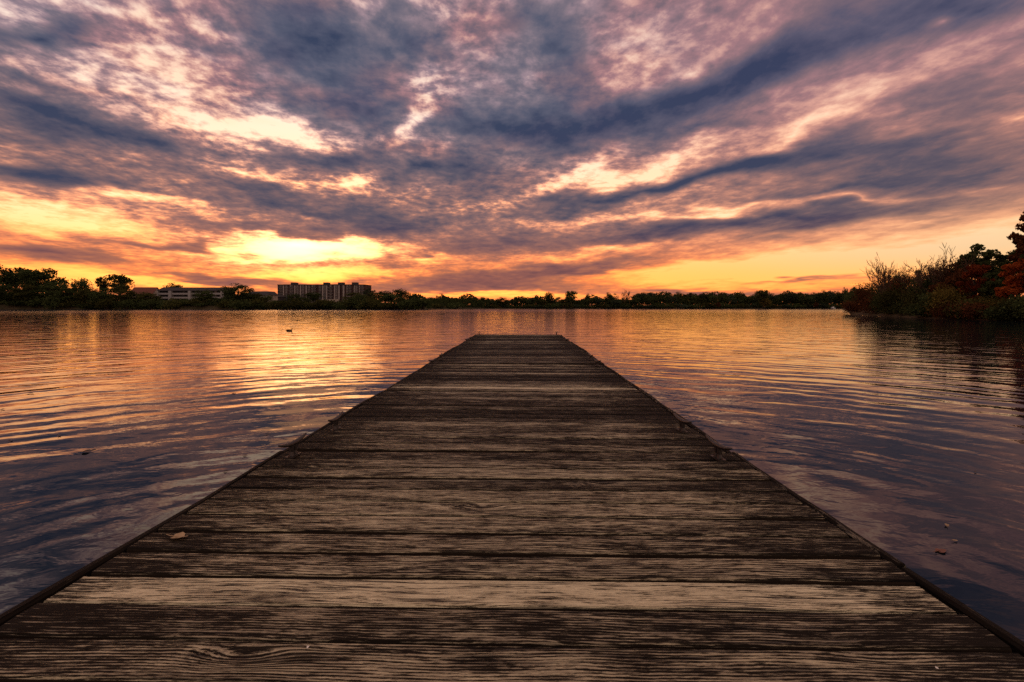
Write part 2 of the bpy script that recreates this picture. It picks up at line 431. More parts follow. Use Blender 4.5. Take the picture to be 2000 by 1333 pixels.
    h = t.m('SUBTRACT', h, t.m('MULTIPLY', crack, 1.0))
    h = t.m('SUBTRACT', h, t.m('MULTIPLY', core, 0.7))
    bp = t.n('ShaderNodeBump', {'Height': h, 'Strength': 1.0, 'Distance': 0.0036})
    rg = t.m('MULTIPLY_ADD', dark, 0.20, 0.56)
    out(t, t.n('ShaderNodeBsdfPrincipled', {'Base Color': c, 'Roughness': rg, 'Specular IOR Level': t.m('MULTIPLY_ADD', dark, -0.40, 0.48), 'Normal': bp.outputs[0]}).outputs[0])
    return m_
M['plank'] = make_plank_mat()
M['plank_side'] = simple('unbleached plank side with gap shade', (.030, .021, .015), .9, .1, .5, 30)  # shade of the gaps put into the colour of the unbleached sides

def make_water_mat():
    m_, t = mat('lake water')
    geo = t.n('ShaderNodeNewGeometry')
    pos = t.v('MULTIPLY', geo.outputs['Position'], (1, 1, 0))
    x, y, z = t.sep(pos)
    dist = t.v('LENGTH', pos)
    wv = t.v('SUBTRACT', t.noise(pos, 0.45, 3, 0.5, col=True), (.5, .5, .5))
    wv2 = t.v('SUBTRACT', t.noise(pos, 1.7, 2, 0.5, col=True), (.5, .5, .5))
    # ring ripples that the floating dock sends out
    def rings(c, wl, warp):
        p = t.v('ADD', t.v('SUBTRACT', pos, (*c, 0)), t.v('ADD', t.scale(wv, warp), t.scale(wv2, warp * 0.22)))
        r = t.v('LENGTH', p)
        s_ = t.m('SINE', t.m('MULTIPLY', r, 2 * math.pi / wl))
        return s_
    a1 = t.smooth(t.noise(pos, 0.55, 3, 0.5), 0.36, 0.66)
    a2 = t.smooth(t.noise(t.v('ADD', pos, (31, 7, 0)), 0.9, 3, 0.5), 0.38, 0.66)
    h = t.m('MULTIPLY', rings((0.2, -0.6), 0.66, 1.0), t.m('MULTIPLY_ADD', a1, 0.0060, 0.0012))
    h = t.m('ADD', h, t.m('MULTIPLY', rings((-0.6, 0.4), 0.39, 0.9), t.m('MULTIPLY_ADD', a2, 0.0046, 0.0006)))
    h = t.m('ADD', h, t.m('MULTIPLY', rings((0.9, -1.4), 1.6, 1.2), 0.0060))
    # loose chop, longer across than along the view
    n1 = t.noise(t.v('ADD', t.v('MULTIPLY', pos, (0.7, 1.2, 0)), t.scale(wv, 0.5)), 1.5, 2, 0.4, 0.3)
    n2 = t.noise(t.v('MULTIPLY', pos, (0.7, 1.3, 0)), 5.5, 3, 0.5, 0.5)
    n4 = t.noise(t.v('MULTIPLY', pos, (0.8, 1.2, 0)), 17.0, 2, 0.5, 0.3)
    gust = t.smooth(t.noise(t.v('MULTIPLY', pos, (0.018, 0.05, 0)), 1.0, 4, 0.55), 0.35, 0.65)
    h = t.m('ADD', h, t.m('MULTIPLY', n1, 0.022))
    h = t.m('ADD', h, t.m('MULTIPLY', n2, t.m('MULTIPLY', t.smooth(dist, 15.0, 70.0, 1.0, 0.25), t.m('MULTIPLY_ADD', gust, 0.006, 0.0045))))
    h = t.m('ADD', h, t.m('MULTIPLY', n4, t.smooth(dist, 5.0, 18.0, 0.0007, 0.0)))
    far = t.smooth(dist, 40.0, 190.0)
    n3 = t.noise(t.v('MULTIPLY', pos, (0.14, 0.6, 0)), 1.0, 3, 0.55, 0.2)
    h = t.m('ADD', h, t.m('MULTIPLY', n3, t.m('MULTIPLY', far, t.m('MULTIPLY_ADD', gust, 0.18, 0.16))))
    bp = t.n('ShaderNodeBump', {'Height': h, 'Strength': 1.0, 'Distance': 0.37})
    rg = t.m('MULTIPLY_ADD', far, 0.10, 0.015)
    bs = t.n('ShaderNodeBsdfPrincipled', {'Base Color': (.006, .011, .018, 1), 'Roughness': rg, 'IOR': 1.333, 'Normal': bp.outputs[0]})
    out(t, bs.outputs[0])
    return m_
M['water'] = make_water_mat()

def make_land_mat():
    m_, t = mat('shore ground')
    co = t.n('ShaderNodeNewGeometry').outputs['Position']
    a = t.noise(co, 0.12, 6, 0.6); b = t.noise(co, 1.6, 4, 0.6)
    c = t.mix(t.smooth(a, .35, .65), (.045, .042, .020, 1), (.085, .062, .036, 1))
    c = t.mix(t.smooth(b, .45, .75), c, (.035, .028, .020, 1))
    bp = t.n('ShaderNodeBump', {'Height': b, 'Distance': 0.15})
    out(t, t.n('ShaderNodeBsdfPrincipled', {'Base Color': c, 'Roughness': .95, 'Specular IOR Level': .1, 'Normal': bp.outputs[0]}).outputs[0])
    return m_
M['land'] = make_land_mat()

# ------------------------------------------------------------------ the lake and the land round it
def az_px(px):
    v = ray(px, 600.5)
    return math.atan2(v.x, v.y)
shore_tab = []
for px, dep in ((-60, 250), (0, 255), (400, 258), (800, 262), (840, 300), (900, 360), (960, 395), (1100, 402), (1480, 396), (1500, 410), (1648, 420),
                (1658, 84), (1690, 76), (1720, 69), (1770, 60), (1820, 54), (1900, 48.5), (2000, 44), (2100, 40)):
    a = az_px(px)
    shore_tab.append((a, dep / math.cos(a)))
shore_tab = [(-math.pi, 9.0), (R(-150), 11), (R(-120), 40), (R(-90), 180), (R(-65), 340)] + shore_tab + [(R(65), 52), (R(90), 40), (R(120), 20), (R(150), 11), (math.pi, 9.0)]
SA, SR = np.array([q[0] for q in shore_tab]), np.array([q[1] for q in shore_tab])
def bank_h(a):
    return np.interp(a, [az_px(-60), az_px(760), az_px(860), az_px(1650), az_px(1664), az_px(2000)], [4.4, 4.2, 1.0, 1.0, 0.9, 1.0])

def make_land():
    azs = np.concatenate([np.linspace(-math.pi, SA[5], 90, endpoint=False), np.linspace(SA[5], SA[-6], 520), np.linspace(SA[-6], math.pi, 90)[1:-1]])
    n = len(azs)
    r0 = np.interp(azs, SA, SR)
    jit = np.convolve(rng.normal(0, 1, n + 8), np.ones(9) / 9, 'valid')[:n]
    r0 = r0 * (1 + 0.012 * jit)
    H = bank_h(azs)
    prof = [(-4, lambda h: -0.9 + 0 * h), (-0.6, lambda h: -0.12 + 0 * h), (0.0, lambda h: 0.05 + 0 * h), (1.2, lambda h: 0.22 * np.minimum(h, 2)),
            (5, lambda h: 0.5 * h), (14, lambda h: 0.92 * h), (30, lambda h: h), (90, lambda h: h + 0.3), (400, lambda h: h + 1.0), (1500, lambda h: h + 2), (5200, lambda h: h + 3)]
    V, F = [], []
    for dr, zf in prof:
        z = zf(H) + (rng.normal(0, 0.05, n) if dr > 0.5 else 0)
        rr = r0 + dr
        V += list(np.stack([np.sin(azs) * rr, np.cos(azs) * rr, z * np.ones(n)], 1))
    for i in range(len(prof) - 1):
        for k in range(n):
            k2 = (k + 1) % n
            F.append((i * n + k, i * n + k2, (i + 1) * n + k2, (i + 1) * n + k))
    obj('shore_land', mesh_np('shore_land', V, F, [M['land']], True), kind='structure')
make_land()

def make_water():
    radii = [0.0, 1.5, 4, 9, 18, 35, 70, 140, 280, 560]
    n = 96
    V, F = [(0, 0, 0)], []
    for r_ in radii[1:]:
        for k in range(n):
            a = 2 * math.pi * k / n
            V.append((math.sin(a) * r_, math.cos(a) * r_, 0))
    for k in range(n):
        F.append((0, 1 + (k + 1) % n, 1 + k))
    for i in range(len(radii) - 2):
        for k in range(n):
            a, b = 1 + i * n + k, 1 + i * n + (k + 1) % n
            F.append((a, b, b + n, a + n))
    me = mesh_np('water', V, F, [M['water']], True)
    obj('water', me, kind='structure')
    # lake bed under the water
    Vb = [(p[0], p[1], -2.5) for p in V]
    obj('lake_bed', mesh_np('lake_bed', Vb, F, [M['land']], True), kind='structure')
make_water()

# ------------------------------------------------------------------ the dock
XL, XR, PITCH_Y = -1.506, 1.337, 0.1462
def make_dock():
    dock = thing('dock', 'long weathered plank dock running out across the calm lake', 'dock', (0, 0, DECK))
    near = {-1: (.50, 1.0), 0: (.40, .9), 1: (.74, .35), 2: (.50, .6), 3: (.47, .4), 4: (.52, .5), 5: (.56, .6), 6: (.54, .6), 7: (.38, .9), 8: (.55, .7),
            9: (.46, .4), 10: (.36, .5), 11: (.46, .4), 12: (.34, .3), 13: (.46, .5), 14: (.38, .6), 15: (.48, .5), -2: (.45, 1.0), -3: (.5, .8)}
    y = 1.220
    k = 0
    ys = []
    joints = []
    while y < 15.15:
        if k in (11, 41, 73):
            y += 0.050
            joints.append(y - 0.035)
        ys.append((k, y)); y += PITCH_Y * random.uniform(.975, 1.025); k += 1
    end_y = y
    y = 1.220
    for k in range(1, 68):
        y -= PITCH_Y * random.uniform(.985, 1.015)
        ys.append((-k, y))
    plist = sorted(ys, key=lambda q: q[1])
    def sect(yv):
        return sum(1 for j in joints if yv > j)
    drop = [0.0, -0.012, -0.004, -0.016]
    tilt = [0.0, 0.004, -0.003, 0.003]
    for k, y0 in plist:
        wdt = PITCH_Y - random.uniform(.011, .020)
        if k in (1, 0, -1, -2):
            wdt = PITCH_Y - .013
        N = 13
        xa, xb = XL + .034 + random.uniform(0, .012), XR - .034 - random.uniform(0, .012)
        th, bv = 0.040, 0.006
        V, F, FM = [], [], []
        ph, am = random.uniform(0, 6), random.uniform(.0006, .0022)
        crown = random.uniform(-.002, .003)
        skew = random.uniform(-.0025, .0025)
        for i in range(N):
            u = i / (N - 1)
            xx = xa + (xb - xa) * u
            wy = am * math.sin(ph + u * 7) + skew * (u - .5)
            wz = .0014 * math.sin(ph * 1.7 + u * 5) + random.uniform(-.0006, .0006)
            ya, yb = wy + random.uniform(-.0012, .0012), wdt + wy + random.uniform(-.0012, .0012)
            for (yy, zz) in ((ya, -th), (ya, -bv), (ya + bv * .8, 0), ((ya + yb) / 2, crown), (yb - bv * .8, 0), (yb, -bv), (yb, -th)):
                V.append((xx, yy - wdt / 2, zz + wz))
        for i in range(N - 1):
            for q in range(7):
                a, b = i * 7 + q, i * 7 + (q + 1) % 7
                F.append((a, b, b + 7, a + 7))
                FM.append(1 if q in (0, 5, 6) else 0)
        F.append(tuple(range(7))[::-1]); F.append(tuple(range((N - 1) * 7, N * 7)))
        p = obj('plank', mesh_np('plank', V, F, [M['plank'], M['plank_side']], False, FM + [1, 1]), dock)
        s_ = sect(y0)
        p.location = (random.uniform(-.002, .002), y0 + wdt / 2 + .004, drop[s_] + random.uniform(-.0035, .0035) - .00022 * max(0, y0 - 4) )
        p.rotation_euler = (random.uniform(-.018, .018), tilt[s_] + random.uniform(-.0015, .0015), random.uniform(-.0012, .0012))
        br = near.get(k)
        if br is None:
            br = (min(.75, max(.08, random.gauss(.36, .16) - .012 * max(0, y0 - 3))), random.uniform(.2, .9))  # far boards: gap shade seen at a low angle put into their tone
        bk = .5 - .72 / 3 if k == -1 else .5 + .42 / 3 if k == 7 else .5 + random.uniform(-.38, .38) if random.random() < .14 else 0
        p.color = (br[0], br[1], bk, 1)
    # edge boards, one run per section, and the stringers under the deck
    bounds = [-8.6, 1.62, joints[0], joints[1], joints[2], end_y]
    for side in (-1, 1):
        xe = XL if side < 0 else XR
        segs = bounds if side > 0 else [-8.6, joints[0] - .02, joints[1], joints[2], end_y]
        for a, b in zip(segs[:-1], segs[1:]):
            L = b - a - .012
            N = max(6, int(L / .35))
            V, F = [], []
            s_ = sect((a + b) / 2)
            ox, oz = random.uniform(-.006, .006), random.uniform(-.004, .004)
            for i in range(N + 1):
                yy = a + .006 + L * i / N
                wx = .010 * math.sin(yy * 1.3 + side) + .004 * math.sin(yy * 4.1) + random.uniform(-.004, .004)
                wz = .005 * math.sin(yy * 2.1) + random.uniform(-.004, .004)
                zt = -.002 + wz + oz + drop[s_] - .00022 * max(0, yy - 4) - side * 0 
                for (dx, dz) in ((-.017, -.19), (-.017, -.010), (-.010, 0), (.010, 0), (.017, -.010), (.017, -.19)):
                    V.append((dx + wx + ox, zt + dz, yy))
            # built along local X so that the grain runs lengthwise
            V2 = [(v[2] - (a + b) / 2, -v[0], v[1]) for v in V]
            for i in range(N):
                for q in range(6):
                    c, d = i * 6 + q, i * 6 + (q + 1) % 6
                    F.append((c, d, d + 6, c + 6))
            F.append(tuple(range(6))[::-1]); F.append(tuple(range(N * 6, N * 6 + 6)))
            e = obj('side_board', mesh_np('side_board', V2, F, [M['plank']]), dock, (xe, (a + b) / 2, 0), math.pi / 2)
            e.color = (.20, .5, 0, 1)
    eb = MB(); eb.box(XL + .03, XR - .03, -.02, .02, -.19, -.006)
    e = obj('end_board', eb.mesh('end_board', [M['plank']]), dock, (0, end_y + .028, -.016)); e.color = (.3, .5, 0, 1)
    for xx in (-1.35, -.45, .30, 1.18):
        for a, b in zip([-8.6] + joints, joints + [end_y]):
            sb = MB(); sb.box(-(b - a) / 2 + .02, (b - a) / 2 - .02, -.02, .02, -.21, -.062)
            e = obj('stringer', sb.mesh('stringer', [M['plank']]), dock, (xx, (a + b) / 2, 0), math.pi / 2); e.color = (.25, .5, 0, 1)
    fm = MB(); fm.box(-.40, .40, -.5, .5, -.50, -.215)
    fmesh = fm.mesh('float', [M['float']])
    for yy in (1.6, 3.6, 6.6, 8.3, 11.2, 12.6, 14.5):
        for xx in (-.9, .72):
            obj('float', fmesh, dock, (xx, yy, 0))
    return dock, drop, sect, joints, end_y
DOCK, DROP, SECT, JOINTS, END_Y = make_dock()

# cleats bolted along the edges, a pair at each joint
def make_cleats():
    bm_ = MB()
    bm_.box(-.022, .022, -.050, .050, .000, .008)
    for yy in (-.018, .018):
        bm_.tube([(0, yy, .008), (0, yy * .92, .030), (0, yy * .8, .066)], [.017, .011, .016], 8)
    base_me = bm_.mesh('base', [M['metal']])
    hm = MB()
    ys = [-.135, -.115, -.07, -.03, .03, .07, .115, .135]
    hm.tube([(0, yv, .073 + .022 * (abs(yv) / .135) ** 2.2) for yv in ys], [.006, .010, .014, .017, .017, .014, .010, .006], 8, squash=.75)
    horn_me = hm.mesh('horn', [M['metal']], True)
    bo = MB()
    bo.tube([(0, 0, .007), (0, 0, .014)], [.007, .006], 6)
    bolt_me = bo.mesh('bolt', [M['rust_metal']])
    spots = []
    for i, (j, nm) in enumerate(((JOINTS[0], 'first'), (JOINTS[1], 'second'), (JOINTS[2], 'third'))):
        for sx, sd in ((-1, 'left'), (1, 'right')):
            spots.append((sx, j - .14 - .1 * i, f'metal cleat on the {sd} dock edge just before the {nm} deck joint'))
            spots.append((sx, j + .50, f'metal cleat on the {sd} dock edge just past the {nm} deck joint'))
    for sx, sd in ((-1, 'left'), (1, 'right')):
        spots.append((sx, END_Y - .16, f'small metal cleat at the {sd} corner of the far dock end'))
    for sx, y, lab in spots:
        x = (XL + .125 if sx < 0 else XR - .155) + random.uniform(-.015, .015)
        t_ = thing('dock_cleat', lab, 'cleat', (x, y, DECK + DROP[SECT(y)] + .0015 - .00022 * max(0, y - 4)), R(random.uniform(-9, 9)) + (R(8) if sx > 0 else R(-6)), 'cleats along the dock edges', (1.05, 1.0, 1.08))
        obj('base', base_me, t_); obj('horn', horn_me, t_)
        for yy in (-.042, .042):
            obj('bolt', bolt_me, t_, (0, yy, 0))
make_cleats()

# ------------------------------------------------------------------ vegetation builders
def leaf_quads(P, size, r_, flat=0.0):
    n = len(P)
    d1 = r_.normal(0, 1, (n, 3)); d1[:, 2] *= (1 - flat); d1 /= np.linalg.norm(d1, axis=1)[:, None]
    d2 = r_.normal(0, 1, (n, 3)); d2 = np.cross(d1, d2); d2 /= np.linalg.norm(d2, axis=1)[:, None] + 1e-9
    s_ = size * r_.uniform(.55, 1.35, n)[:, None]
    a, b = d1 * s_ * .5, d2 * s_ * .34
    return np.stack([P - a, P + b * .9 + a * .1, P + a, P - b * 1.1 - a * .05], 1)

def clumps(r_, n, rx, ry, z0, z1, shape='round'):
    """centres of leaf clumps spread through a crown volume"""
    C = []
    while len(C) < n:
        p = r_.uniform(-1, 1, 3)
        l = np.linalg.norm(p)
        if l > 1 or l < .25:
            continue
        z = (p[2] + 1) / 2
        if shape == 'cone':
            lim = 1.05 - .92 * z
            if math.hypot(p[0], p[1]) > lim:
                continue
        if shape == 'vase' and math.hypot(p[0], p[1]) > .45 + .6 * z:
            continue
        C.append((p[0] * rx, p[1] * ry, z0 + (z1 - z0) * z))
    return np.array(C)

def leafy_tree_meshes(name, seed, H, rx, z0f, ncl, per, leaf, shape='round', crad=.2, lean=0.0, gap=0.0, twigs=0):
    """a tapered trunk with limbs reaching every clump, and a crown of leaf-sized faces"""
    r_ = np.random.default_rng(seed)
    C = clumps(r_, ncl, rx * .84, rx * .84, H * z0f + crad * rx * .6, H * (1 - crad * .4), shape)
    C[:, 0] += lean * C[:, 2]
    mb = MB()
    top = H * (.86 if shape == 'cone' else .62)
    r0 = H * .018 + .05
    pts = []
    for i in range(7):
        u = i / 6
        pts.append((lean * top * u + r_.normal(0, .012) * H * u, r_.normal(0, .012) * H * u, top * u - .4 * (i == 0)))
    rad = [r0 * (1.25 if i == 0 else 1) * (1 - .72 * i / 6) for i in range(7)]
    mb.tube(pts, rad, 6)
    for c in C:
        hz = min(top * .97, max(H * .12, c[2] * r_.uniform(.45, .75)))
        i = min(5, int(hz / top * 6)); f = hz / top * 6 - i
        a = Vector(pts[i]).lerp(Vector(pts[i + 1]), f)
        b = Vector(c)
        mid = a.lerp(b, .5) + Vector((r_.normal(0, .02) * H, r_.normal(0, .02) * H, .03 * H * (1 if shape != 'cone' else -.3)))
        q = rad[i] * .42
        mb.tube([a, mid, b], [q, q * .6, q * .18], 4)
        for _ in range(twigs):
            e = b + Vector(r_.normal(0, 1, 3)) * crad * rx * .7
            mb.tube([mid.lerp(b, r_.uniform(.3, 1)), e], [q * .22, q * .06], 3, cap=False)
    P = []
    for c in C:
        k = int(per * r_.uniform(.5, 1.5))
        rr = crad * rx * r_.uniform(.7, 1.35)
        g = r_.normal(0, 1, (k, 3)); g /= np.linalg.norm(g, axis=1)[:, None]
        g *= (r_.uniform(0, 1, k) ** .45)[:, None] * rr
        g[:, 2] *= .72
        P.append(g + c)
    P = np.concatenate(P)
    if gap > 0:
        P = P[r_.uniform(0, 1, len(P)) > gap * (.5 + .5 * np.sin(P[:, 0] * 2.1 / rx * 3 + seed) * np.sin(P[:, 2] * 2.7 / rx * 3))]
    return mb.mesh('trunk', [M['bark']], True), quads_np('crown', leaf_quads(P, leaf, r_))

def bare_tree_meshes(seed, H, spread=.5, lean=0.0, levels=5, droop=0.0, stems=1, rad=.016, min_r=.014):
    rad *= 1.9
    r_ = np.random.default_rng(seed)
    tb, wb = MB(), MB()
    def grow(p, d, L, rr, lev):
        n = 4 if lev < 3 else 2
        rr = max(rr, min_r)
        pts, rad_ = [p], [rr]
        for i in range(n):
            d = (d + Vector(r_.normal(0, .10, 3)) + Vector((0, 0, .05 - droop * (lev > 2)))).normalized()
            p = p + d * (L / n)
            pts.append(p); rad_.append(max(rr * (1 - .5 * (i + 1) / n), min_r * .6))
        (tb if lev < 2 else wb).tube(pts, rad_, 6 if lev < 1 else (4 if lev < 3 else 3), cap=lev < 1)
        if lev >= levels:
            return
        kids = int(r_.integers(2, 4)) + (2 if lev in (0, 1) else 1 if lev == 2 else 0)
        for _ in range(kids):
            i = int(r_.integers(1, n + 1))
            side = Vector(r_.normal(0, 1, 3)); side = (side - d * side.dot(d)).normalized()
            nd = (d + side * spread * r_.uniform(.6, 1.4) + Vector((0, 0, .12))).normalized()
            grow(pts[i], nd, L * r_.uniform(.48, .72), rad_[i] * .62, lev + 1)
    for s_ in range(stems):
        a = r_.uniform(0, 6.28)
        d = Vector((lean + (.12 * math.cos(a) if stems > 1 else 0), .12 * math.sin(a) if stems > 1 else 0, 1)).normalized()
        grow(Vector((0.25 * math.cos(a) * (stems > 1), .25 * math.sin(a) * (stems > 1), -.4)), d, H * .50, H * rad, 0)
    return tb.mesh('trunk', [M['bark']], True), wb.mesh('branches', [M['twig']])

def shrub_meshes(seed, w, h, leaf, n, mats=()):
    r_ = np.random.default_rng(seed)
    mb = MB()
    C = clumps(r_, 14, w * .42, w * .42, h * .12, h * .92)
    for c in C:
        mb.tube([(c[0] * .15, c[1] * .15, -.25), Vector(c) * .55 + Vector((0, 0, .1 * h)), c], [.030, .02, .008], 4, cap=False)
    P = np.concatenate([r_.normal(0, 1, (n // 14, 3)) * np.array([.15 * w, .15 * w, .15 * h]) + c for c in C])
    P = P[(P[:, 2] > .02) & (P[:, 2] < 1.15 * h)]
    return mb.mesh('stems', [M['bark']]), quads_np('foliage', leaf_quads(P, leaf, r_), mats)

def set_leaf(o, m_):
    """give one copy its own leaf colour while sharing the mesh"""
    if not o.data.materials:
        o.data.materials.append(m_)
    o.material_slots[0].link = 'OBJECT'
    o.material_slots[0].material = m_

def plant_tree(name, label, cat, px, depth, base_z, top_py, width_px, proto, leafm, group=None, rot=None, part='crown'):
    """stand a copy of a prototype (trunk mesh, crown mesh, height, radius) at a bearing and depth, as tall and wide as the place needs"""
    tm, cm, H, rx = proto
    x, y = at(px, depth)
    top_z = HOR_CAM + (600.5 - top_py) / F_PX * depth
    sz = (top_z - base_z) / H
    sx = (width_px / F_PX * depth / 2) / rx
    t_ = thing(name, label, cat, (x, y, base_z), random.uniform(0, 6.28) if rot is None else rot, group, (sx, sx, sz))
    obj('trunk' if part == 'crown' else 'stems', tm, t_)
    c = obj(part, cm, t_)
    set_leaf(c, leafm)
    return t_

# prototypes for distant trees (unit sizes, scaled copies share them)
FAR = []
for i, (shape, z0, gap) in enumerate((('round', .16, .1), ('round', .25, .35), ('vase', .22, .2), ('round', .1, .0), ('vase', .3, .45), ('round', .3, .3), ('round', .08, .1), ('vase', .18, .3))):
    tm, cm = leafy_tree_meshes('far', 100 + i, 14.0, 5.0, z0, 52, 62, .62, shape, .30, 0, gap * 1.3)
    FAR.append((tm, cm, 14.0, 5.2))
FARCONE = (*leafy_tree_meshes('cone', 140, 14.0, 3.0, .05, 40, 46, .6, 'cone', .3), 14.0, 3.0)
FARBARE = []
for i in range(3):
    tm, wm = bare_tree_meshes(150 + i, 14.0, .55, 0, 4, 0, 2, .012, .09)
    FARBARE.append((tm, wm, 14.0, 4.5))
SHRUB = []
for i in range(4):
    sm, fm_ = shrub_meshes(160 + i, 4.0, 2.6, .42, 760)
    SHRUB.append((sm, fm_, 2.6, 2.2))

COLOUR = {}
def spot_label(px, leafm, what, places):
    where = min(places, key=lambda q: abs(q[0] - px))
    side = '' if abs(where[0] - px) < 9 else (', left side' if px < where[0] else ', right side')
    return f"{COLOUR[leafm.name]} {what} {where[1]}{side}"
COLOUR.update({'dark green leaves': 'dark', 'olive leaves': 'olive', 'blue green leaves': 'blue-green', 'rusty autumn leaves': 'rusty', 'yellowing leaves': 'yellowish'})
BANK = [(0, 'below the edge of the tall dark clump'), (45, 'below the tall dark clump'), (95, 'below the end of the tall dark clump'), (150, 'below the lit street lamp'), (200, 'below the thin loose tree'), (238, 'below the willow'),
        (280, 'below the reddish pitched roof'), (325, 'below the first white stair tower'), (372, 'below the second white stair tower'), (415, 'below the right end of the white balconies'), (465, 'below the wide round tree'),
        (504, 'below the lit orange window'), (545, 'below the left corner of the brick block'), (585, 'below the left half of the brick block'), (648, 'below the pale entrance of the brick block'), (692, 'below the willow at the brick block'),
        (735, 'past the brick apartment block'), (783, 'below the ragged end tree'), (820, 'at the tail of the left bank')]
FARP = [(815, 'where the left bank ends'), (862, 'by the dark rounded tree'), (905, 'under the ember red streak of sky'), (943, 'by the pointed small tree'), (985, 'left of the dock end axis'), (1030, 'behind the dock end'), (1073, 'by the round headed tree'),
        (1115, 'by the larger ragged tree'), (1148, 'by the slim upright tree'), (1193, 'by the dense dark tree'), (1222, 'by the bare far tree'), (1275, 'where the even wood begins'), (1340, 'in the first third of the even wood'), (1403, 'by the small orange tree'),
        (1450, 'left of the large spreading tree'), (1495, 'by the large spreading tree'), (1550, 'right of the large spreading tree'), (1605, 'by the flat topped far tree'), (1627, 'behind the white boat'), (1660, 'by the two tufted trees'), (1705, 'behind the headland tip')]

def bank_z(px, depth):
    a = az_px(px)
    off = depth / math.cos(a) - np.interp(a, SA, SR)
    h = float(bank_h(a))
    return float(np.interp(off, [-4, 0, 1.2, 5, 14, 30, 90, 400], [-.9, .05, .22 * min(h, 2), .5 * h, .92 * h, h, h + .3, h + 1]))

# ------------------------------------------------------------------ left bank: buildings
def building_base(px, depth):
    return bank_z(px, depth) - .05

def make_apartments():
    depth = 330.0
    x0, y0 = at(541, depth); x1, _ = at(712, depth)
    W = x1 - x0
    zb = bank_z(620, depth)
    top = HOR_CAM + (600.5 - 557.0) / F_PX * depth
    H = top - zb
    t_ = thing('apartment_block', 'six storey dark brick apartment block with flat roof and pale vertical strips', 'building', (x0, y0, zb))
    D_ = 15.0
    segs = [(0, .075, 0.8), (.075, .33, 0.0), (.33, .52, 0.5), (.52, .72, -.9), (.72, .865, .4), (.865, 1.0, 1.6)]
    wb = MB()
    for a, b, off in segs:
        wb.box(a * W, b * W, off, D_, -1.5, H)
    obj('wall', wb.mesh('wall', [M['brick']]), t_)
    rb = MB()
    for a, b, off in segs:
        rb.box(a * W - .15, b * W + .15, off - .25, D_ + .2, H + .004, H + .55)
    roof = obj('roof', rb.mesh('roof', [M['roof']]), t_)
    ub = MB(); ub.box(-1.9, 1.9, -2, 2, 0, 1.7)
    ume = ub.mesh('roof_unit', [M['roof']])
    for u in (.155, .53, .70, .86):
        obj('roof_unit', ume, roof, (u * W, 6, H + .55))
    fl = H / 6.2
    wm_ = MB(); wm_.box(-.95, .95, -.06, .10, 0, 1.5, 0); wm_.box(-1.05, 1.05, -.12, .08, -.16, -.004, 1); wm_.box(-.06, .06, -.10, -.064, 0, 1.5, 1)
    wme = wm_.mesh('window', [M['glass'], M['white']])
    bal = MB(); bal.box(-1.7, 1.7, -1.3, 0, 0, .16, 0); bal.box(-1.7, 1.7, -1.3, -1.2, .162, 1.1, 1)
    bme = bal.mesh('balcony', [M['cream'], M['roof']])
    pil = MB(); pil.box(-.42, .42, -.22, 0, -1, H - .25)
    pme = pil.mesh('pilaster', [M['cream']])
    for a, b, off in segs:
        n = max(1, int((b - a) * W / 3.6))
        for i in range(n):
            u = a * W + (i + .5) * (b - a) * W / n
            for f in range(6):
                z = .9 + f * fl
                if i % 3 == (1 if n > 1 else 0):
                    obj('balcony', bme, t_, (u, off, z - .55))
                obj('window', wme, t_, (u, off - .01, z))
    for u, off in ((.075, -.002), (.155, -.002), (.205, -.002), (.27, -.002), (.335, -.002), (.40, .498), (.53, -.902), (.575, -.902), (.62, -.902), (.665, -.902), (.715, -.902), (.76, .398), (.80, .398), (.875, 1.598), (.935, 1.598)):
        obj('pilaster', pme, t_, (u * W, off, 0))
    eb = MB(); eb.box(.53 * W, .725 * W, -3.6, -1.5, -1.0, 2.6, 0)
    ent = obj('entrance_hall', eb.mesh('entrance_hall', [M['tan']]), t_)
    db = MB(); db.box(-.8, .8, -.06, .02, -.9, 1.3)
    dme = db.mesh('door', [M['glass']])
    for u in (.57, .62, .67):
        obj('door', dme, ent, (u * W, -3.61, 0))
make_apartments()

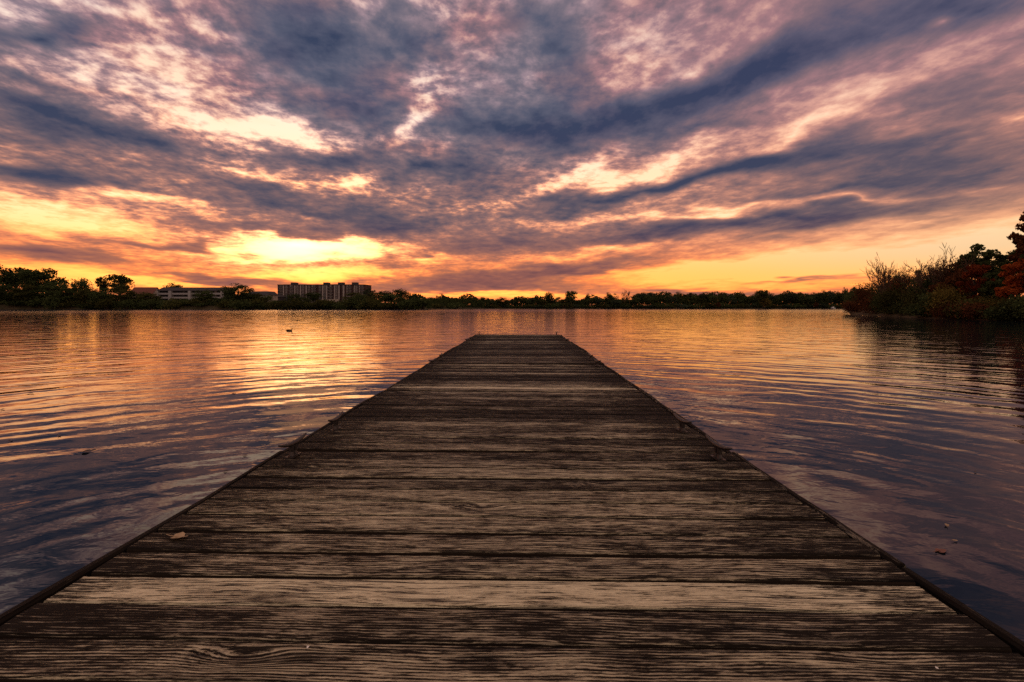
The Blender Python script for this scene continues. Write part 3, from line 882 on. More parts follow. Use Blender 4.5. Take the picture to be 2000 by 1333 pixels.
def make_balcony_block(name, label, pxa, pxb, depth, roof_py, wall_py, floors, towers, mansard=True, lit=None):
    xa, y0 = at(pxa, depth); xb, _ = at(pxb, depth)
    W = xb - xa
    zb = bank_z((pxa + pxb) / 2, depth)
    ze = HOR_CAM + (600.5 - wall_py) / F_PX * depth
    zr = HOR_CAM + (600.5 - roof_py) / F_PX * depth
    H = ze - zb
    t_ = thing(name, label, 'building', (xa, y0, zb))
    D_ = 12.0
    wb = MB(); wb.box(0, W, 0, D_, -1.5, H)
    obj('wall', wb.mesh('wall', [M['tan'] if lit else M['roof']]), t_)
    rb = MB()
    rh = zr - ze
    rb.add([(-.6, -1.9, H + .004), (W + .6, -1.9, H + .004), (W + .6, D_ + .6, H + .004), (-.6, D_ + .6, H + .004),
            (1.2, 1.6, H + rh), (W - 1.2, 1.6, H + rh), (W - 1.2, D_ - 2, H + rh), (1.2, D_ - 2, H + rh)],
           [(3, 2, 1, 0), (4, 5, 6, 7), (0, 1, 5, 4), (1, 2, 6, 5), (2, 3, 7, 6), (3, 0, 4, 7)])
    obj('roof', rb.mesh('roof', [M['roof']]), t_)
    fl = H / floors
    wm_ = MB(); wm_.box(-.7, .7, -.05, .06, 0, 1.2)
    wme = wm_.mesh('window', [M['glass']])
    for f in range(floors):
        z = f * fl
        b_ = MB()
        b_.box(.3, W - .3, -1.6, -.004, z + .02, z + .20, 0)
        b_.box(.3, W - .3, -1.6, -1.5, z + .204, z + 1.15, 0)
        obj('balcony', b_.mesh('balcony', [M['white']]), t_)
        n = int(W / 3.4)
        for i in range(n):
            o_ = obj('window', wme, t_, ((i + .5) * W / n, -.012, z + fl * .42))
            if lit and f == lit[0] and i == lit[1]:
                o_.material_slots[0].link = 'OBJECT'; o_.material_slots[0].material = M['lit']
                o_['label'] = 'window lit warm orange'
    for u, w_, prot in towers:
        tb = MB(); tb.box(u * W - w_ / 2, u * W + w_ / 2, -2.2, -.006, -1.2, H - .05)
        obj('stair_tower', tb.mesh('stair_tower', [M['white']]), t_)
    return t_
make_balcony_block('balcony_apartments', 'long low building with rows of white balconies under a dark roof', 311, 437, 296, 561, 568, 3, [(.01, .5, 0), (.20, 1.9, 0), (.50, 1.7, 0), (.992, .6, 0)])
make_balcony_block('small_apartments', 'small pale apartment building with one lit orange window and dark hipped roof', 482, 524, 300, 569, 576.5, 3, [(.02, .4, 0), (.60, .5, 0), (.98, .5, 0)], True, (1, 1))
make_balcony_block('white_annex', 'narrow white building squeezed against the left end of the brick apartment block', 526, 540, 315, 575, 580, 2, [(.3, 1.2, 0), (.95, .5, 0)])

def make_gable(name, label, pxa, pxb, depth, ridge_py, eave_py, wallm, roofm):
    xa, y0 = at(pxa, depth); xb, _ = at(pxb, depth)
    W = xb - xa
    zb = bank_z((pxa + pxb) / 2, depth)
    e = HOR_CAM + (600.5 - eave_py) / F_PX * depth - zb
    r_ = HOR_CAM + (600.5 - ridge_py) / F_PX * depth - zb
    t_ = thing(name, label, 'building', (xa, y0, zb))
    wb = MB()
    wb.box(0, W, 0, 9, -1.5, e)
    wb.add([(.02, .02, e), (.02, 8.98, e), (.02, 4.5, r_ - .1)], [(0, 1, 2)]); wb.add([(W - .02, .02, e), (W - .02, 8.98, e), (W - .02, 4.5, r_ - .1)], [(0, 2, 1)])
    obj('wall', wb.mesh('wall', [wallm]), t_)
    rb = MB()
    for s_ in (0, 1):
        ya, yb = (-.6, 4.5) if s_ == 0 else (9.6, 4.5)
        rb.add([(-.5, ya, e - .15), (W + .5, ya, e - .15), (W + .5, yb, r_), (-.5, yb, r_), (-.5, ya, e + .1), (W + .5, ya, e + .1), (W + .5, yb, r_ + .25), (-.5, yb, r_ + .25)],
               [(3, 2, 1, 0), (4, 5, 6, 7), (0, 1, 5, 4), (1, 2, 6, 5), (2, 3, 7, 6), (3, 0, 4, 7)])
    obj('roof', rb.mesh('roof', [roofm]), t_)
    wm_ = MB(); wm_.box(-.6, .6, -.05, .05, 0, 1.2)
    me = wm_.mesh('window', [M['glass']])
    n = max(2, int(W / 3))
    for i in range(n):
        obj('window', me, t_, ((i + .5) * W / n, -.01, e * .4))
    return t_
make_gable('gabled_house', 'house with a long reddish pitched roof behind the shoreline trees', 252, 296, 300, 561, 576, M['tan'], M['brick_red'])
make_gable('brick_house', 'low red brick building under the wide round tree', 438, 478, 292, 577, 583, M['brick_red'], M['roof'])
make_gable('white_cottage', 'small white house peeking between trees near the lamp', 172, 190, 285, 572, 580, M['white'], M['roof'])

def make_lamp(px, depth, py, label):
    x, y = at(px, depth)
    zb = bank_z(px, depth)
    z = HOR_CAM + (600.5 - py) / F_PX * depth - zb
    t_ = thing('lamp_or_sun_gap', label, 'street lamp', (x, y, zb))
    p = MB(); p.tube([(0, 0, -.2), (0, 0, z * .5), (0, 0, z)], [.10, .08, .06], 8); p.tube([(0, 0, z), (0, -.5, z + .1)], [.05, .04], 6)
    obj('pole', p.mesh('pole', [M['lamp_pole']]), t_)
    l = MB(); l.tube([(0, -.5, z + .12), (0, -.5, z - .05), (0, -.5, z - .28)], [.16, .34, .16], 8)
    obj('lamp_head', l.mesh('lamp_head', [M['lamp']]), t_)
make_lamp(150, 268, 576, 'lit street lamp glowing between the dark trees on the left bank')
make_lamp(7, 268, 572.5, 'added lamp standing in for orange sunlight through leaves at the dark wood edge')  # made-up lamp in place of sunlight between the trees

# ------------------------------------------------------------------ left bank: trees
def LB(name, label, px, depth, top, w, proto, leafm, group=None, sink=0):
    plant_tree(name, label, 'tree', px, depth, bank_z(px, depth) - .05 - sink, top, w, proto, leafm, group)
LD, LO, LBu, LR, LY = M['leaf_dark'], M['leaf_olive'], M['leaf_blue'], M['leaf_rust'], M['leaf_yellow']
LB('broadleaf_tree', 'tall dark tree at the very edge of the left bank wood', -6, 272, 508, 62, FAR[1], LD)
LB('broadleaf_tree', 'tall dark tree with sky gaps in the tall clump on the left bank', 32, 276, 514, 66, FAR[4], LD)
LB('broadleaf_tree', 'broad dark tree in the middle of the tall left bank clump', 62, 270, 518, 60, FAR[2], LD)
LB('broadleaf_tree', 'tall dark wide-crowned tree ending the tall clump, thin low gaps beneath', 92, 274, 516, 66, FAR[1], LD)
LB('broadleaf_tree', 'low dense tree filling beneath the tall left bank clump', 18, 264, 548, 60, FAR[3], LD)
LB('broadleaf_tree', 'low olive tree right of the dense one beneath the clump', 62, 264, 552, 64, FAR[6], LO)
LB('broadleaf_tree', 'mid height dark tree sloping down from the tall clump', 110, 266, 546, 52, FAR[0], LD)
LB('broadleaf_tree', 'small round topped tree standing alone before the gap', 156, 270, 537, 40, FAR[5], LD)
LB('broadleaf_tree', 'low bushy tree under the small round topped one', 132, 264, 560, 46, FAR[6], LD)
LB('broadleaf_tree', 'thin loose crowned tree beside the tallest round tree', 200, 272, 535, 30, FAR[4], LO)
LB('broadleaf_tree', 'tallest lone round tree left of the reddish pitched roof', 234, 274, 529, 56, FAR[2], LD)
LB('willow_tree', 'soft olive willow below the tallest lone round tree', 238, 264, 552, 46, FAR[6], LO)
LB('broadleaf_tree', 'low dark tree between the lamp and the willow', 196, 264, 566, 44, FAR[3], LD)
LB('broadleaf_tree', 'short tree in front of the reddish pitched roof', 282, 266, 568, 36, FAR[0], LO)
LB('broadleaf_tree', 'flat topped tree rising behind the long white balcony building', 338, 318, 549, 40, FAR[5], LD)
LB('broadleaf_tree', 'dark round tree standing in front of the white balconies', 398, 272, 563, 42, FAR[3], LD)
LB('broadleaf_tree', 'wide round tree right of the white balcony building', 465, 276, 550, 66, FAR[3], LD)
LB('broadleaf_tree', 'small tree at the right flank of the wide round tree', 500, 280, 570, 26, FAR[0], LO)
LB('broadleaf_tree', 'bushy tree behind the narrow white building', 533, 330, 572, 26, FAR[0], LO)
LB('broadleaf_tree', 'dark tree before the left part of the brick apartment block', 574, 286, 571, 34, FAR[3], LD)
LB('broadleaf_tree', 'dark twin tree before the middle of the brick apartment block', 612, 286, 569, 38, FAR[0], LD)
LB('willow_tree', 'drooping willow covering the right end of the brick apartment block', 694, 280, 570, 52, FAR[6], LO)
LB('broadleaf_tree', 'rounded tree rising just beyond the apartment block', 722, 320, 559, 28, FAR[3], LBu)
LB('broadleaf_tree', 'mid tree in the green mass beyond the apartment block', 752, 300, 566, 40, FAR[0], LD)
LB('broadleaf_tree', 'tall ragged tree crowning the end of the left bank', 783, 285, 561, 40, FAR[5], LD)
LB('broadleaf_tree', 'dark tree sloping down at the end of the left bank', 806, 283, 571, 30, FAR[3], LD)
LB('broadleaf_tree', 'low olive tree in front of the green mass beyond the apartments', 742, 278, 578, 44, FAR[6], LO)
LB('broadleaf_tree', 'low bushy tree beneath the ragged end tree', 775, 276, 580, 46, FAR[3], LD)
for k, (px, top, w_) in enumerate(((118, 556, 44), (146, 562, 40), (172, 558, 42), (206, 560, 46), (258, 570, 40), (296, 572, 34), (322, 580, 32), (352, 579, 36), (416, 574, 34), (444, 570, 40), (486, 574, 34), (512, 581, 28),
                                  (548, 580, 30), (592, 574, 40), (632, 578, 34), (662, 584, 30), (708, 572, 46), (730, 570, 40), (764, 572, 44), (796, 576, 40), (24, 556, 56), (84, 556, 54), (50, 566, 50), (-8, 560, 50),
                                  (-50, 540, 70), (-110, 530, 80), (-170, 545, 80), (-240, 535, 90), (-310, 545, 90), (-390, 538, 100))):
    top += 9 if 308 < px < 450 else 6 if 540 < px < 690 else 0
    LB('broadleaf_tree', spot_label(px, (LD, LD, LO)[k % 3], 'low dense belt tree', BANK).replace('below', 'before'), px, random.uniform(266, 274), top, w_ * 1.15, FAR[(3, 6, 0, 6)[k % 4]], (LD, LD, LO)[k % 3], 'low dense trees along the left bank')
# shrubs along the bank
px = -20
i = 0
while px < 830:
    dpt = random.uniform(259, 268)
    top = random.uniform(583, 594) - (6 if px < 130 else 0)
    lm = (LD, LO, LD, LO if random.random() < .5 else LD)[i % 4]
    plant_tree('shrub', spot_label(px, lm, 'waterline shrub', BANK), 'shrub', px, dpt, max(.1, bank_z(px, dpt) - .3), top, random.uniform(26, 44), SHRUB[i % 4],
               lm, 'shrubs along the left bank', part='foliage')
    px += random.uniform(9, 15); i += 1
px = -10
while px < 560:
    dpt = random.uniform(274, 284)
    lm = (LD, LD, LO, LD)[i % 4]
    plant_tree('shrub', spot_label(px, lm, 'upper bank shrub', BANK), 'shrub', px, dpt, bank_z(px, dpt) - .3, random.uniform(577, 588), random.uniform(24, 40), SHRUB[i % 4],
               lm, 'shrubs along the left bank', part='foliage')
    px += random.uniform(16, 34); i += 1

# ------------------------------------------------------------------ far shore: wood and the trees that stand out of it
def make_far_wood():
    r_ = np.random.default_rng(77)
    P = []
    for k in range(24000):
        px = r_.uniform(800, 1720)
        a = az_px(px)
        R0 = max(np.interp(a, SA, SR), 375 if px > 1000 else 300) if px < 1655 else 430
        off = r_.uniform(6, 60)
        topz = (8.5 if px < 1235 else 12.5) + 2.2 * math.sin(px * .05) + 1.5 * math.sin(px * .131 + 1)
        P.append((math.sin(a) * (R0 + off), math.cos(a) * (R0 + off), 1 + topz * r_.uniform(0, 1) ** .8 * min(1, .55 + off / 60)))
    me = quads_np('far_wood', leaf_quads(np.array(P), 1.7, r_), [M['leaf_dark']])
    obj('far_wood', me, kind='stuff')
make_far_wood()

def FS(label, px, top, w, proto, leafm, depth=None, group=None, name='far_tree'):
    depth = depth or random.uniform(404, 432)
    plant_tree(name, label, 'tree', px, depth, 0.9, top, w, proto, leafm, group)
FS('dark rounded tree standing out of the low wood just right of the left bank', 862, 571, 26, FAR[3], LD, 395)
FS('low dark tree trailing off the end of the left bank', 836, 582, 34, FAR[6], LD, 330)
FS('small tree with a pointed top in the low far wood', 943, 578, 14, FAR[2], LD)
FS('small far tree left of the round headed one behind the dock end', 1048, 574, 10, FAR[4], LD)
FS('round headed tree on a clear stem above the far wood', 1073, 568, 24, FAR[5], LD)
FS('larger ragged tree right of the round headed tree on the far shore', 1115, 565, 30, FAR[2], LD)
FS('slim upright tree right of the larger ragged one on the far shore', 1148, 572, 14, FAR[0], LD)
FS('dense dark tree beside the bare pale tree on the far shore', 1193, 569, 32, FAR[3], LD)
x_ = thing('bare_tree', 'bare twiggy tree standing above the far wood', 'tree', (*at(1222, 410), .9), 0, None, (.85, .85, 1.18))
obj('trunk', FARBARE[0][0], x_); obj('branches', FARBARE[0][1], x_)
FS('large spreading tree with a yellowish skirt halfway along the right far shore', 1490, 563, 32, FAR[2], LO, 398)
FS('low yellowing tree beneath the large spreading far tree', 1496, 582, 22, FAR[6], LY, 394)
FS('dark flat topped tree in the rising wood at the right far shore', 1608, 564, 22, FAR[3], LD)
FS('tall dark tufted tree near the headland, first of two', 1651, 558, 14, FAR[3], LD)
FS('tall tufted tree near the headland, thinner of the two', 1668, 557, 16, FAR[4], LD)
FS('small orange autumn tree low in the far wood', 1403, 590, 12, FAR[6], LR, 398)
FS('small rusty autumn tree low in the far wood by the white boat', 1594, 590, 9, FAR[6], LR, 398)
px = 800
i = 0
while px < 1240:
    FS(spot_label(px, (LD, LBu, LD, LO)[i % 4], 'thin far wood tree', FARP), px, random.uniform(578, 586), random.uniform(16, 30), FAR[i % 8], (LD, LBu, LD, LO)[i % 4], (330 + (px - 800) * .8 if px < 900 else None), 'low trees of the far wood behind the dock end')
    px += random.uniform(7, 13); i += 1
px = 1240
while px < 1720:
    FS(spot_label(px, (LBu, LD, LO, LBu, LD)[i % 5], 'far shore wood tree', FARP), px, random.uniform(567, 577) - (3 if px > 1560 else 0), random.uniform(18, 30), FAR[i % 8], (LBu, LD, LO, LBu, LD)[i % 5], random.uniform(404, 445), 'trees of the even wood along the right far shore')
    px += random.uniform(6, 10); i += 1
px = 815
while px < 1660:
    dpt = 268 + (px - 800) * .9 if px < 900 else random.uniform(400, 406)
    plant_tree('shrub', spot_label(px, (LD, LD, LO, LBu)[i % 4], 'far water edge shrub', FARP), 'shrub', px, dpt + 4, .3, random.uniform(592, 597), random.uniform(20, 38), SHRUB[i % 4], (LD, LD, LO, LBu)[i % 4], 'shrubs at the far shore edge', part='foliage')
    px += random.uniform(12, 20); i += 1

# white boat moored at the far shore
def make_boat():
    x, y = at(1627, 393)
    t_ = thing('moored_boat', 'small white boat moored under the trees of the far shore', 'boat', (x, y, 0), R(80))
    V, F = [], []
    st = [(-2.9, .95, .75), (-1.5, 1.1, .72), (.3, 1.1, .78), (1.8, .8, .92), (2.9, .08, 1.1)]
    for xx, w, z in st:
        V += [(xx, -w, z), (xx, -w * .7, -.2), (xx, 0, -.35), (xx, w * .7, -.2), (xx, w, z)]
    for i in range(4):
        for k in range(4):
            a = i * 5 + k
            F.append((a, a + 1, a + 6, a + 5))
        F.append((i * 5 + 4, i * 5, i * 5 + 5, i * 5 + 9))
    F.append((0, 4, 3, 2, 1))
    obj('hull', mesh_np('hull', V, F, [M['boat_white']]), t_)
    b = MB(); b.add([(-.8, -.75, .8), (1.0, -.7, .84), (1.0, .7, .84), (-.8, .75, .8), (-.7, -.6, 1.75), (.4, -.55, 1.75), (.4, .55, 1.75), (-.7, .6, 1.75)],
                    [(3, 2, 1, 0), (4, 5, 6, 7), (0, 1, 5, 4), (1, 2, 6, 5), (2, 3, 7, 6), (3, 0, 4, 7)])
    obj('cabin', b.mesh('cabin', [M['boat_white']]), t_)
    w_ = MB(); w_.box(-.5, .3, -.70, -.66, 1.15, 1.55); w_.box(-.5, .3, .66, .70, 1.15, 1.55)
    obj('window', w_.mesh('window', [M['glass']]), t_)
make_boat()

# ------------------------------------------------------------------ wooded headland on the right
def HT(name, label, px, depth, top, proto_args, leafm, wpx, kind='leaf', cat='tree', rot=0.0):
    zb = bank_z(px, depth)
    x, y = at(px, depth)
    H = HOR_CAM + (600.5 - top) / F_PX * depth - zb
    t_ = thing(name, label, cat, (x, y, zb), rot)
    if kind == 'leaf':
        rx = wpx / F_PX * depth / 2
        tm, cm = leafy_tree_meshes('t', H=H, rx=rx, **proto_args)
        cm.materials.append(leafm)
        obj('trunk', tm, t_); obj('crown', cm, t_)
    elif kind == 'bare':
        tm, wm = bare_tree_meshes(H=H, **proto_args)
        obj('trunk', tm, t_); obj('branches', wm, t_)
    return t_
def LT(seed, z0f, ncl, per, leaf, **k):
    return dict(seed=seed, z0f=z0f, ncl=ncl, per=per, leaf=leaf, **k)
def BT(seed, **k):
    return dict(seed=seed, **k)
HT('bare_tree', 'slim bare tree nearest the tip of the right headland', 1722, 73, 506, BT(301, spread=.35, min_r=.026, levels=4, rad=.010), None, 0, 'bare')
HT('bare_tree', 'bare trunk leaning left over the tip of the right headland', 1748, 71, 498, BT(302, spread=.22, lean=-.50, min_r=.026, levels=4, rad=.019), None, 0, 'bare')
HT('bare_tree', 'short bare tree between the leaning trunk and the dark evergreen', 1737, 70, 540, BT(303, spread=.5, levels=5, rad=.012), None, 0, 'bare')
HT('evergreen_tree', 'dark pointed evergreen by the leaning bare trunk', 1755, 68, 524, LT(310, .03, 46, 90, .26, shape='cone', crad=.30), LD, 36)
HT('bare_tree', 'thin bare tree between the dark evergreen and the taller bare pair', 1776, 66, 522, BT(304, spread=.45, levels=5, rad=.008), None, 0, 'bare')
HT('bare_tree', 'stout bare snag with short limbs in the middle of the headland', 1804, 60, 512, BT(305, spread=.35, min_r=.026, levels=4, rad=.016), None, 0, 'bare')
HT('bare_tree', 'tall fine twigged bare tree, highest of the bare trees', 1838, 60, 470, BT(306, spread=.42, min_r=.026, levels=4, rad=.011), None, 0, 'bare')
HT('bare_tree', 'bare tree leaning right beside the highest bare tree', 1826, 62, 500, BT(307, spread=.4, lean=-.06, levels=5, rad=.010), None, 0, 'bare')
HT('bare_tree', 'bare tree at the edge of the leafy dark tree', 1862, 60, 508, BT(308, spread=.5, levels=5, rad=.010), None, 0, 'bare')
HT('evergreen_tree', 'dark ivy covered tree behind the stout snag', 1814, 59, 526, LT(311, .03, 40, 90, .24, shape='cone', crad=.34), LD, 34)
HT('broadleaf_tree', 'tall dark leafy tree rising above the red maple', 1915, 58, 472, LT(320, .30, 46, 150, .34, crad=.20, gap=.3, twigs=2), LD, 82)
HT('maple_tree', 'red maple in the middle of the headland wood', 1906, 52, 506, LT(321, .06, 44, 200, .26, crad=.24), M['leaf_red'], 62)
HT('broadleaf_tree', 'sparse pale leaved tree behind the tall dark leafy one', 1962, 58, 484, LT(322, .3, 34, 60, .26, crad=.22, gap=.5, twigs=3), LO, 56)
HT('broadleaf_tree', 'dark green tree between the two red maples', 1946, 50, 528, LT(323, .05, 44, 170, .28, crad=.26), LD, 58)
HT('broadleaf_tree', 'tallest dark reddish tree at the far end of the headland wood', 2036, 50, 388, LT(324, .25, 60, 150, .34, crad=.16, gap=.2, twigs=2), LR, 120)
HT('maple_tree', 'orange red maple with layered branches beneath the tallest tree', 1990, 46, 494, LT(325, .08, 52, 190, .26, crad=.20), M['leaf_orange'], 70)
HT('broadleaf_tree', 'deep green tree behind the orange red maple', 1978, 54, 476, LT(326, .2, 44, 120, .30, crad=.24), LD, 60)
HT('broadleaf_tree', 'rust brown tree left of the red maple', 1870, 56, 520, LT(327, .1, 40, 130, .26, crad=.24, gap=.3), LR, 54)
HT('broadleaf_tree', 'thin leaved young tree behind the evergreen', 1785, 66, 538, LT(328, .1, 30, 60, .24, crad=.24, gap=.4, twigs=2), LR, 44)
HT('broadleaf_tree', 'yellowing young tree in front of the bare pair', 1838, 56, 548, LT(329, .06, 36, 120, .24, crad=.26), LR, 54)
HT('broadleaf_tree', 'deep green tree beyond the last red maple', 2060, 44, 440, LT(330, .1, 50, 130, .3, crad=.22), LD, 110)
for k, (px, dep, top, seed, lean, lab) in enumerate(((1730, 71, 522, 341, .05, 'bare sapling tangled between the slim bare tree and the leaning trunk'), (1766, 68, 532, 342, 0, 'bare sapling right of the dark pointed evergreen'),
        (1792, 63, 524, 343, -.05, 'bare many stemmed tree left of the stout snag'), (1816, 61, 504, 344, .04, 'bare tree with upright limbs right of the stout snag'), (1848, 59, 492, 345, .06, 'bare tree leaning right behind the highest bare tree'),
        (1828, 59, 520, 346, -.08, 'short bare tree in the thick of the bare group'), (1876, 58, 512, 347, .05, 'bare tree half hidden by the dark leafy tree'))):
    HT('bare_tree', lab, px, dep, top, BT(seed, spread=.42, lean=lean, levels=5, rad=.009, stems=2), None, 0, 'bare')
HT('broadleaf_tree', 'small dark dense tree just behind the stout bare snag', 1798, 64, 522, LT(351, .08, 40, 110, .24, crad=.26, gap=.25, twigs=2), LD, 46)
HT('broadleaf_tree', 'dark dense tree filling between the highest bare tree and the tall leafy one', 1872, 60, 508, LT(352, .08, 44, 120, .26, crad=.25, gap=.25, twigs=2), LD, 56)
HT('broadleaf_tree', 'small dark tree under the leaning bare trunk tip', 1734, 74, 540, LT(353, .06, 36, 100, .24, crad=.28, gap=.2, twigs=2), LD, 42)
HT('broadleaf_tree', 'dark ragged tree in the middle of the bare group', 1840, 64, 524, LT(354, .08, 40, 110, .24, crad=.26, gap=.3, twigs=2), LD, 50)
bushes = [(1748, 72, 538, 60, 'leaf_dark', 'tall dark thicket under the leaning trunk'), (1782, 66, 533, 60, 'leaf_rust', 'tall brown thicket around the bare saplings'), (1822, 60, 524, 66, 'leaf_dark', 'tall dark thicket around the stout snag'), (1856, 58, 516, 62, 'leaf_rust', 'tall reddish thicket under the highest bare tree'),
          (1668, 84, 588, 34, 'leaf_rust', 'low rusty bush hanging over the tip of the headland'), (1692, 78, 560, 42, 'leaf_rust', 'reddish brown thicket just behind the headland tip'),
          (1722, 72, 548, 46, 'leaf_dark', 'dark bush under the slim bare tree'), (1706, 74, 580, 40, 'leaf_rust', 'low brown bush at the water by the headland tip'),
          (1752, 66, 562, 50, 'leaf_olive', 'olive bush under the leaning bare trunk'), (1738, 68, 584, 46, 'leaf_dark', 'dark low bush at the water below the leaning trunk'),
          (1790, 60, 562, 54, 'leaf_olive', 'broad olive bush left of the stout snag'), (1772, 62, 588, 52, 'leaf_dark', 'dark bush drooping into the water below the olive bushes'),
          (1826, 55, 574, 50, 'leaf_dark', 'dark bush in the middle of the headland shore'), (1846, 53, 562, 52, 'leaf_yellow', 'yellow green bush left of the red maple'),
          (1812, 56, 594, 54, 'leaf_dark', 'low dark bush at the water in mid headland'), (1866, 51, 590, 60, 'leaf_rust', 'brownish low bush at the water left of the red maple'),
          (1894, 49.5, 580, 60, 'leaf_olive', 'olive bush directly below the red maple'), (1920, 48, 592, 62, 'leaf_rust', 'rusty bush at the water below the red maple'),
          (1950, 47, 580, 56, 'leaf_yellow', 'bush with yellow leaves between the two maples'), (1968, 45.5, 592, 64, 'leaf_dark', 'dark bush at the water below the orange maple'),
          (1996, 44.6, 584, 60, 'leaf_olive', 'olive bush at the foot of the orange maple'), (2030, 43, 580, 80, 'leaf_dark', 'dark bush at the foot of the tallest headland tree'),
          (1875, 56, 556, 60, 'leaf_dark', 'tall dark shrub behind the brownish low bush'), (1700, 86, 560, 44, 'leaf_dark', 'dark shrub behind the reddish brown thicket')]
for k, (px, dep, top, wpx, lm, lab) in enumerate(bushes):
    x, y = at(px, dep)
    off = dep / math.cos(az_px(px)) - np.interp(az_px(px), SA, SR)
    zb = max(bank_z(px, dep), .05)
    h = HOR_CAM + (600.5 - top) / F_PX * dep - zb
    w_ = wpx / F_PX * dep
    sm, fm_ = shrub_meshes(400 + k, w_, h, .20, 3600, [M[lm]])
    t_ = thing('bush', lab, 'bush', (x, y, zb - .05))
    obj('stems', sm, t_); obj('foliage', fm_, t_)
def make_driftwood():
    x, y = at(1662, 82)
    t_ = thing('driftwood', 'bleached fallen branch reaching out over the water from the headland tip', 'branch', (x, y, .1))
    b = MB()
    b.tube([(1.2, .4, .2), (0, 0, .35), (-.9, -.3, .38), (-1.7, -.4, .22)], [.10, .08, .06, .03], 6)
    obj('limb', b.mesh('limb', [M['twig']], True), t_)
    c = MB()
    c.tube([(-.6, -.2, .37), (-1.0, .1, .8), (-1.2, .2, 1.1)], [.04, .03, .01], 5); c.tube([(.1, 0, .35), (-.4, -.2, .9), (-.5, -.4, 1.3)], [.045, .03, .01], 5); c.tube([(-1.1, -.3, .35), (-1.6, -.1, .5)], [.03, .01], 5)
    obj('side_branch', c.mesh('side_branch', [M['twig']], True), t_)
make_driftwood()

# ------------------------------------------------------------------ the duck
def make_duck():
    dep = 24.3
    x, y = at(565, dep)
    t_ = thing('duck', 'lone dark duck swimming to the right on the orange water', 'duck', (x, y, 0), R(4), None, (.86, .86, .86))
    V, F = [], []
    st = [(-.235, .008, .085, .008), (-.20, .030, .068, .016), (-.15, .065, .050, .042), (-.07, .088, .038, .070), (.02, .092, .034, .078), (.09, .075, .036, .074), (.13, .050, .045, .056),
          (.150, .034, .085, .040), (.158, .028, .125, .030), (.164, .029, .155, .028), (.178, .034, .185, .028), (.200, .030, .190, .024), (.222, .014, .182, .013)]
    n = 10
    for i, (sx, ry, cz, rz) in enumerate(st):
        for k in range(n):
            a = 2 * math.pi * k / n
            tilt_ = .0 if i < 6 or i > 9 else .55
            V.append((sx + (math.sin(a) * -rz * tilt_), math.cos(a) * ry, cz + math.sin(a) * rz * (1 - .35 * (tilt_ > 0))))
    for i in range(len(st) - 1):
        for k in range(n):
            F.append((i * n + k, i * n + (k + 1) % n, (i + 1) * n + (k + 1) % n, (i + 1) * n + k))
    F.append(tuple(range(n))[::-1]); F.append(tuple(range((len(st) - 1) * n, len(st) * n)))
    fm_ = [1 if i >= 8 * n else 0 for i in range((len(st) - 1) * n)] + [0, 1]
    body = mesh_np('body', V, F, [M['duck'], M['duck_head']], True, fm_)
    obj('body', body, t_)
    b = MB()
    b.tube([(.214, 0, .181), (.245, 0, .174), (.272, 0, .170)], [.012, .012, .009], 6, squash=.5)
    obj('bill', b.mesh('bill', [M['bill']], True), t_)
    for s_ in (-1, 1):
        w_ = MB()
        w_.tube([(.09, s_ * .072, .075), (.0, s_ * .090, .085), (-.10, s_ * .074, .088), (-.20, s_ * .030, .098)], [.016, .030, .024, .005], 8)
        obj('wing', w_.mesh('wing', [M['duck']], True), t_)
        e = MB(); e.tube([(.196, s_ * .026, .196), (.196, s_ * .032, .196)], [.005, .003], 6)
        obj('eye', e.mesh('eye', [M['glass']]), t_)
make_duck()

# ------------------------------------------------------------------ fallen leaves on the water and the deck
def leaf_mesh(seed, L, curl, m_, lobes=3):
    r_ = np.random.default_rng(seed)
    n = 18
    V, F = [(0, 0, .004)], []
    for ring in (.5, 1.0):
        for k in range(n):
            a = 2 * math.pi * k / n
            rr = L * .5 * ring * (.62 + .38 * abs(math.cos(a * lobes / 2)) ** .7 + r_.normal(0, .05))
            xx, yy = rr * math.cos(a), rr * math.sin(a) * .62
            V.append((xx, yy, .004 + curl * (abs(yy) / (L * .3)) ** 2 * L * .35 + .12 * curl * L * math.cos(a * 2 + seed) * ring + curl * max(0, xx / L) ** 2 * L * .8))
    for k in range(n):
        F.append((0, 1 + k, 1 + (k + 1) % n))
        F.append((1 + k, 1 + n + k, 1 + n + (k + 1) % n, 1 + (k + 1) % n))
    blade = mesh_np('blade', V, F, [m_], True)
    s_ = MB(); s_.tube([(-L * .1, 0, .006), (-L * .55, .01 * L, .008), (-L * .85, .06 * L, .006 + curl * .1 * L)], [.0016, .0014, .0010], 5)
    return blade, s_.mesh('stalk', [m_])
def put_leaf(px, py, size, m_, label, curl, seed, group=None, deck=False, rot=0):
    v = ray(px, py)
    z = DECK if deck else 0.0
    tt = (HOR_CAM - z) / -v.z
    p = Vector((0, 0, HOR_CAM)) + v * tt
    t_ = thing('fallen_leaf', label, 'leaf', (p.x, p.y, z + .0015), R(rot), group)
    b, s_ = leaf_mesh(seed, size, curl, m_)
    obj('blade', b, t_); obj('stalk', s_, t_)
put_leaf(350, 1053, .074, M['dead_leaf'], 'curled tan leaf lying on the left side of the dock planks', .42, 1, deck=True, rot=-8)
put_leaf(1838, 1078, .068, M['wet_leaf'], 'orange leaf floating on dark water right of the dock', .10, 2, rot=20)
put_leaf(1849, 1028, .036, M['dead_leaf'], 'small pale leaf on end floating beyond the orange leaf', .5, 3, rot=60)
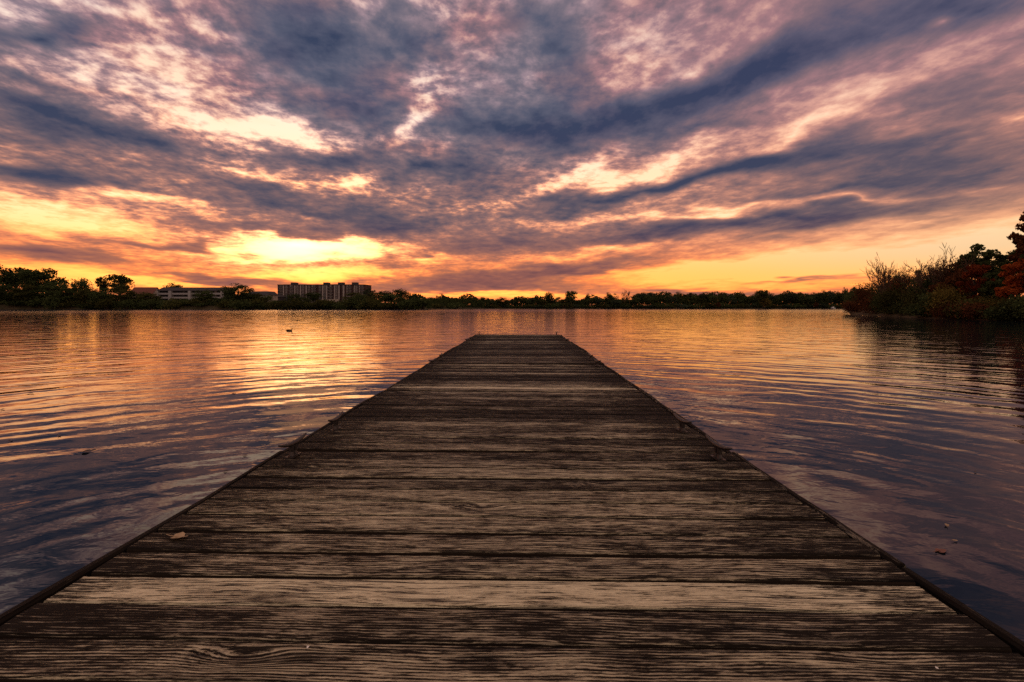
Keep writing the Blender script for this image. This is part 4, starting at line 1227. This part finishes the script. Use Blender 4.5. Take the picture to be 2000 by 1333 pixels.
put_leaf(1866, 1058, .028, M['dead_leaf'], 'tiny pale leaf fragment between the pale and the orange floating leaves', .2, 4, rot=10)
LEAFL = ['small dark leaf floating above the pair of left cleats, out on purple water', 'dark speck of leaf floating close beside the near left cleat', 'dark leaf floating in the golden glow left of the dock', 'dark leaf floating on golden water near the left picture edge',
         'tiny dark leaf close to the dock edge below the near left cleat', 'tiny dark leaf nearest the left dock edge among the cream reflections', 'small dark leaf at the left picture edge where gold turns blue', 'dark leaf in the striped ripples left of the long leaf',
         'dark leaf at the very left picture edge on golden ripples', 'tiny dark leaf in the middle of the left water', 'farthest dark leaf on the left water, below the duck']
for k, (px, py, sz) in enumerate(((457, 770, .07), (523, 849, .05), (249, 735, .09), (60, 769, .09), (478, 891, .045), (440, 922, .04), (21, 862, .05), (115, 852, .05), (5, 801, .07), (380, 785, .04), (347, 675, .10))):
    put_leaf(px, py, sz, M['dark_leaf'], LEAFL[k], .25, 10 + k, 'leaves floating left of the dock', rot=random.uniform(0, 180))
put_leaf(172, 883, .11, M['dark_leaf'], 'long dark leaf and stalk floating in the blue water left of the dock', .3, 30, rot=35)
put_leaf(1905, 923, .03, M['dark_leaf'], 'single dark speck of leaf floating right of the dock', .2, 31, rot=35)
def make_dropping(px, py, s_, label, seed):
    v = ray(px, py)
    p = Vector((0, 0, HOR_CAM)) + v * ((HOR_CAM - DECK) / -v.z)
    r_ = np.random.default_rng(seed)
    V, F = [(0, 0, .0035)], []
    n = 12
    for k in range(n):
        a = 2 * math.pi * k / n
        q = s_ * r_.uniform(.5, 1.2)
        V.append((q * math.cos(a), q * math.sin(a) * 1.3, .0008))
    for k in range(n):
        F.append((0, 1 + k, 1 + (k + 1) % n))
    tag(obj('bird_dropping', mesh_np('bird_dropping', V, F, [M['dropping']], True), None, (p.x, p.y, DECK + .002)), label, 'bird dropping')
make_dropping(1830, 1307, .0035, 'tiny white bird dropping near the right end of the nearest plank', 1)
make_dropping(601, 1266, .0045, 'pale dried bird dropping on the second nearest plank', 2)
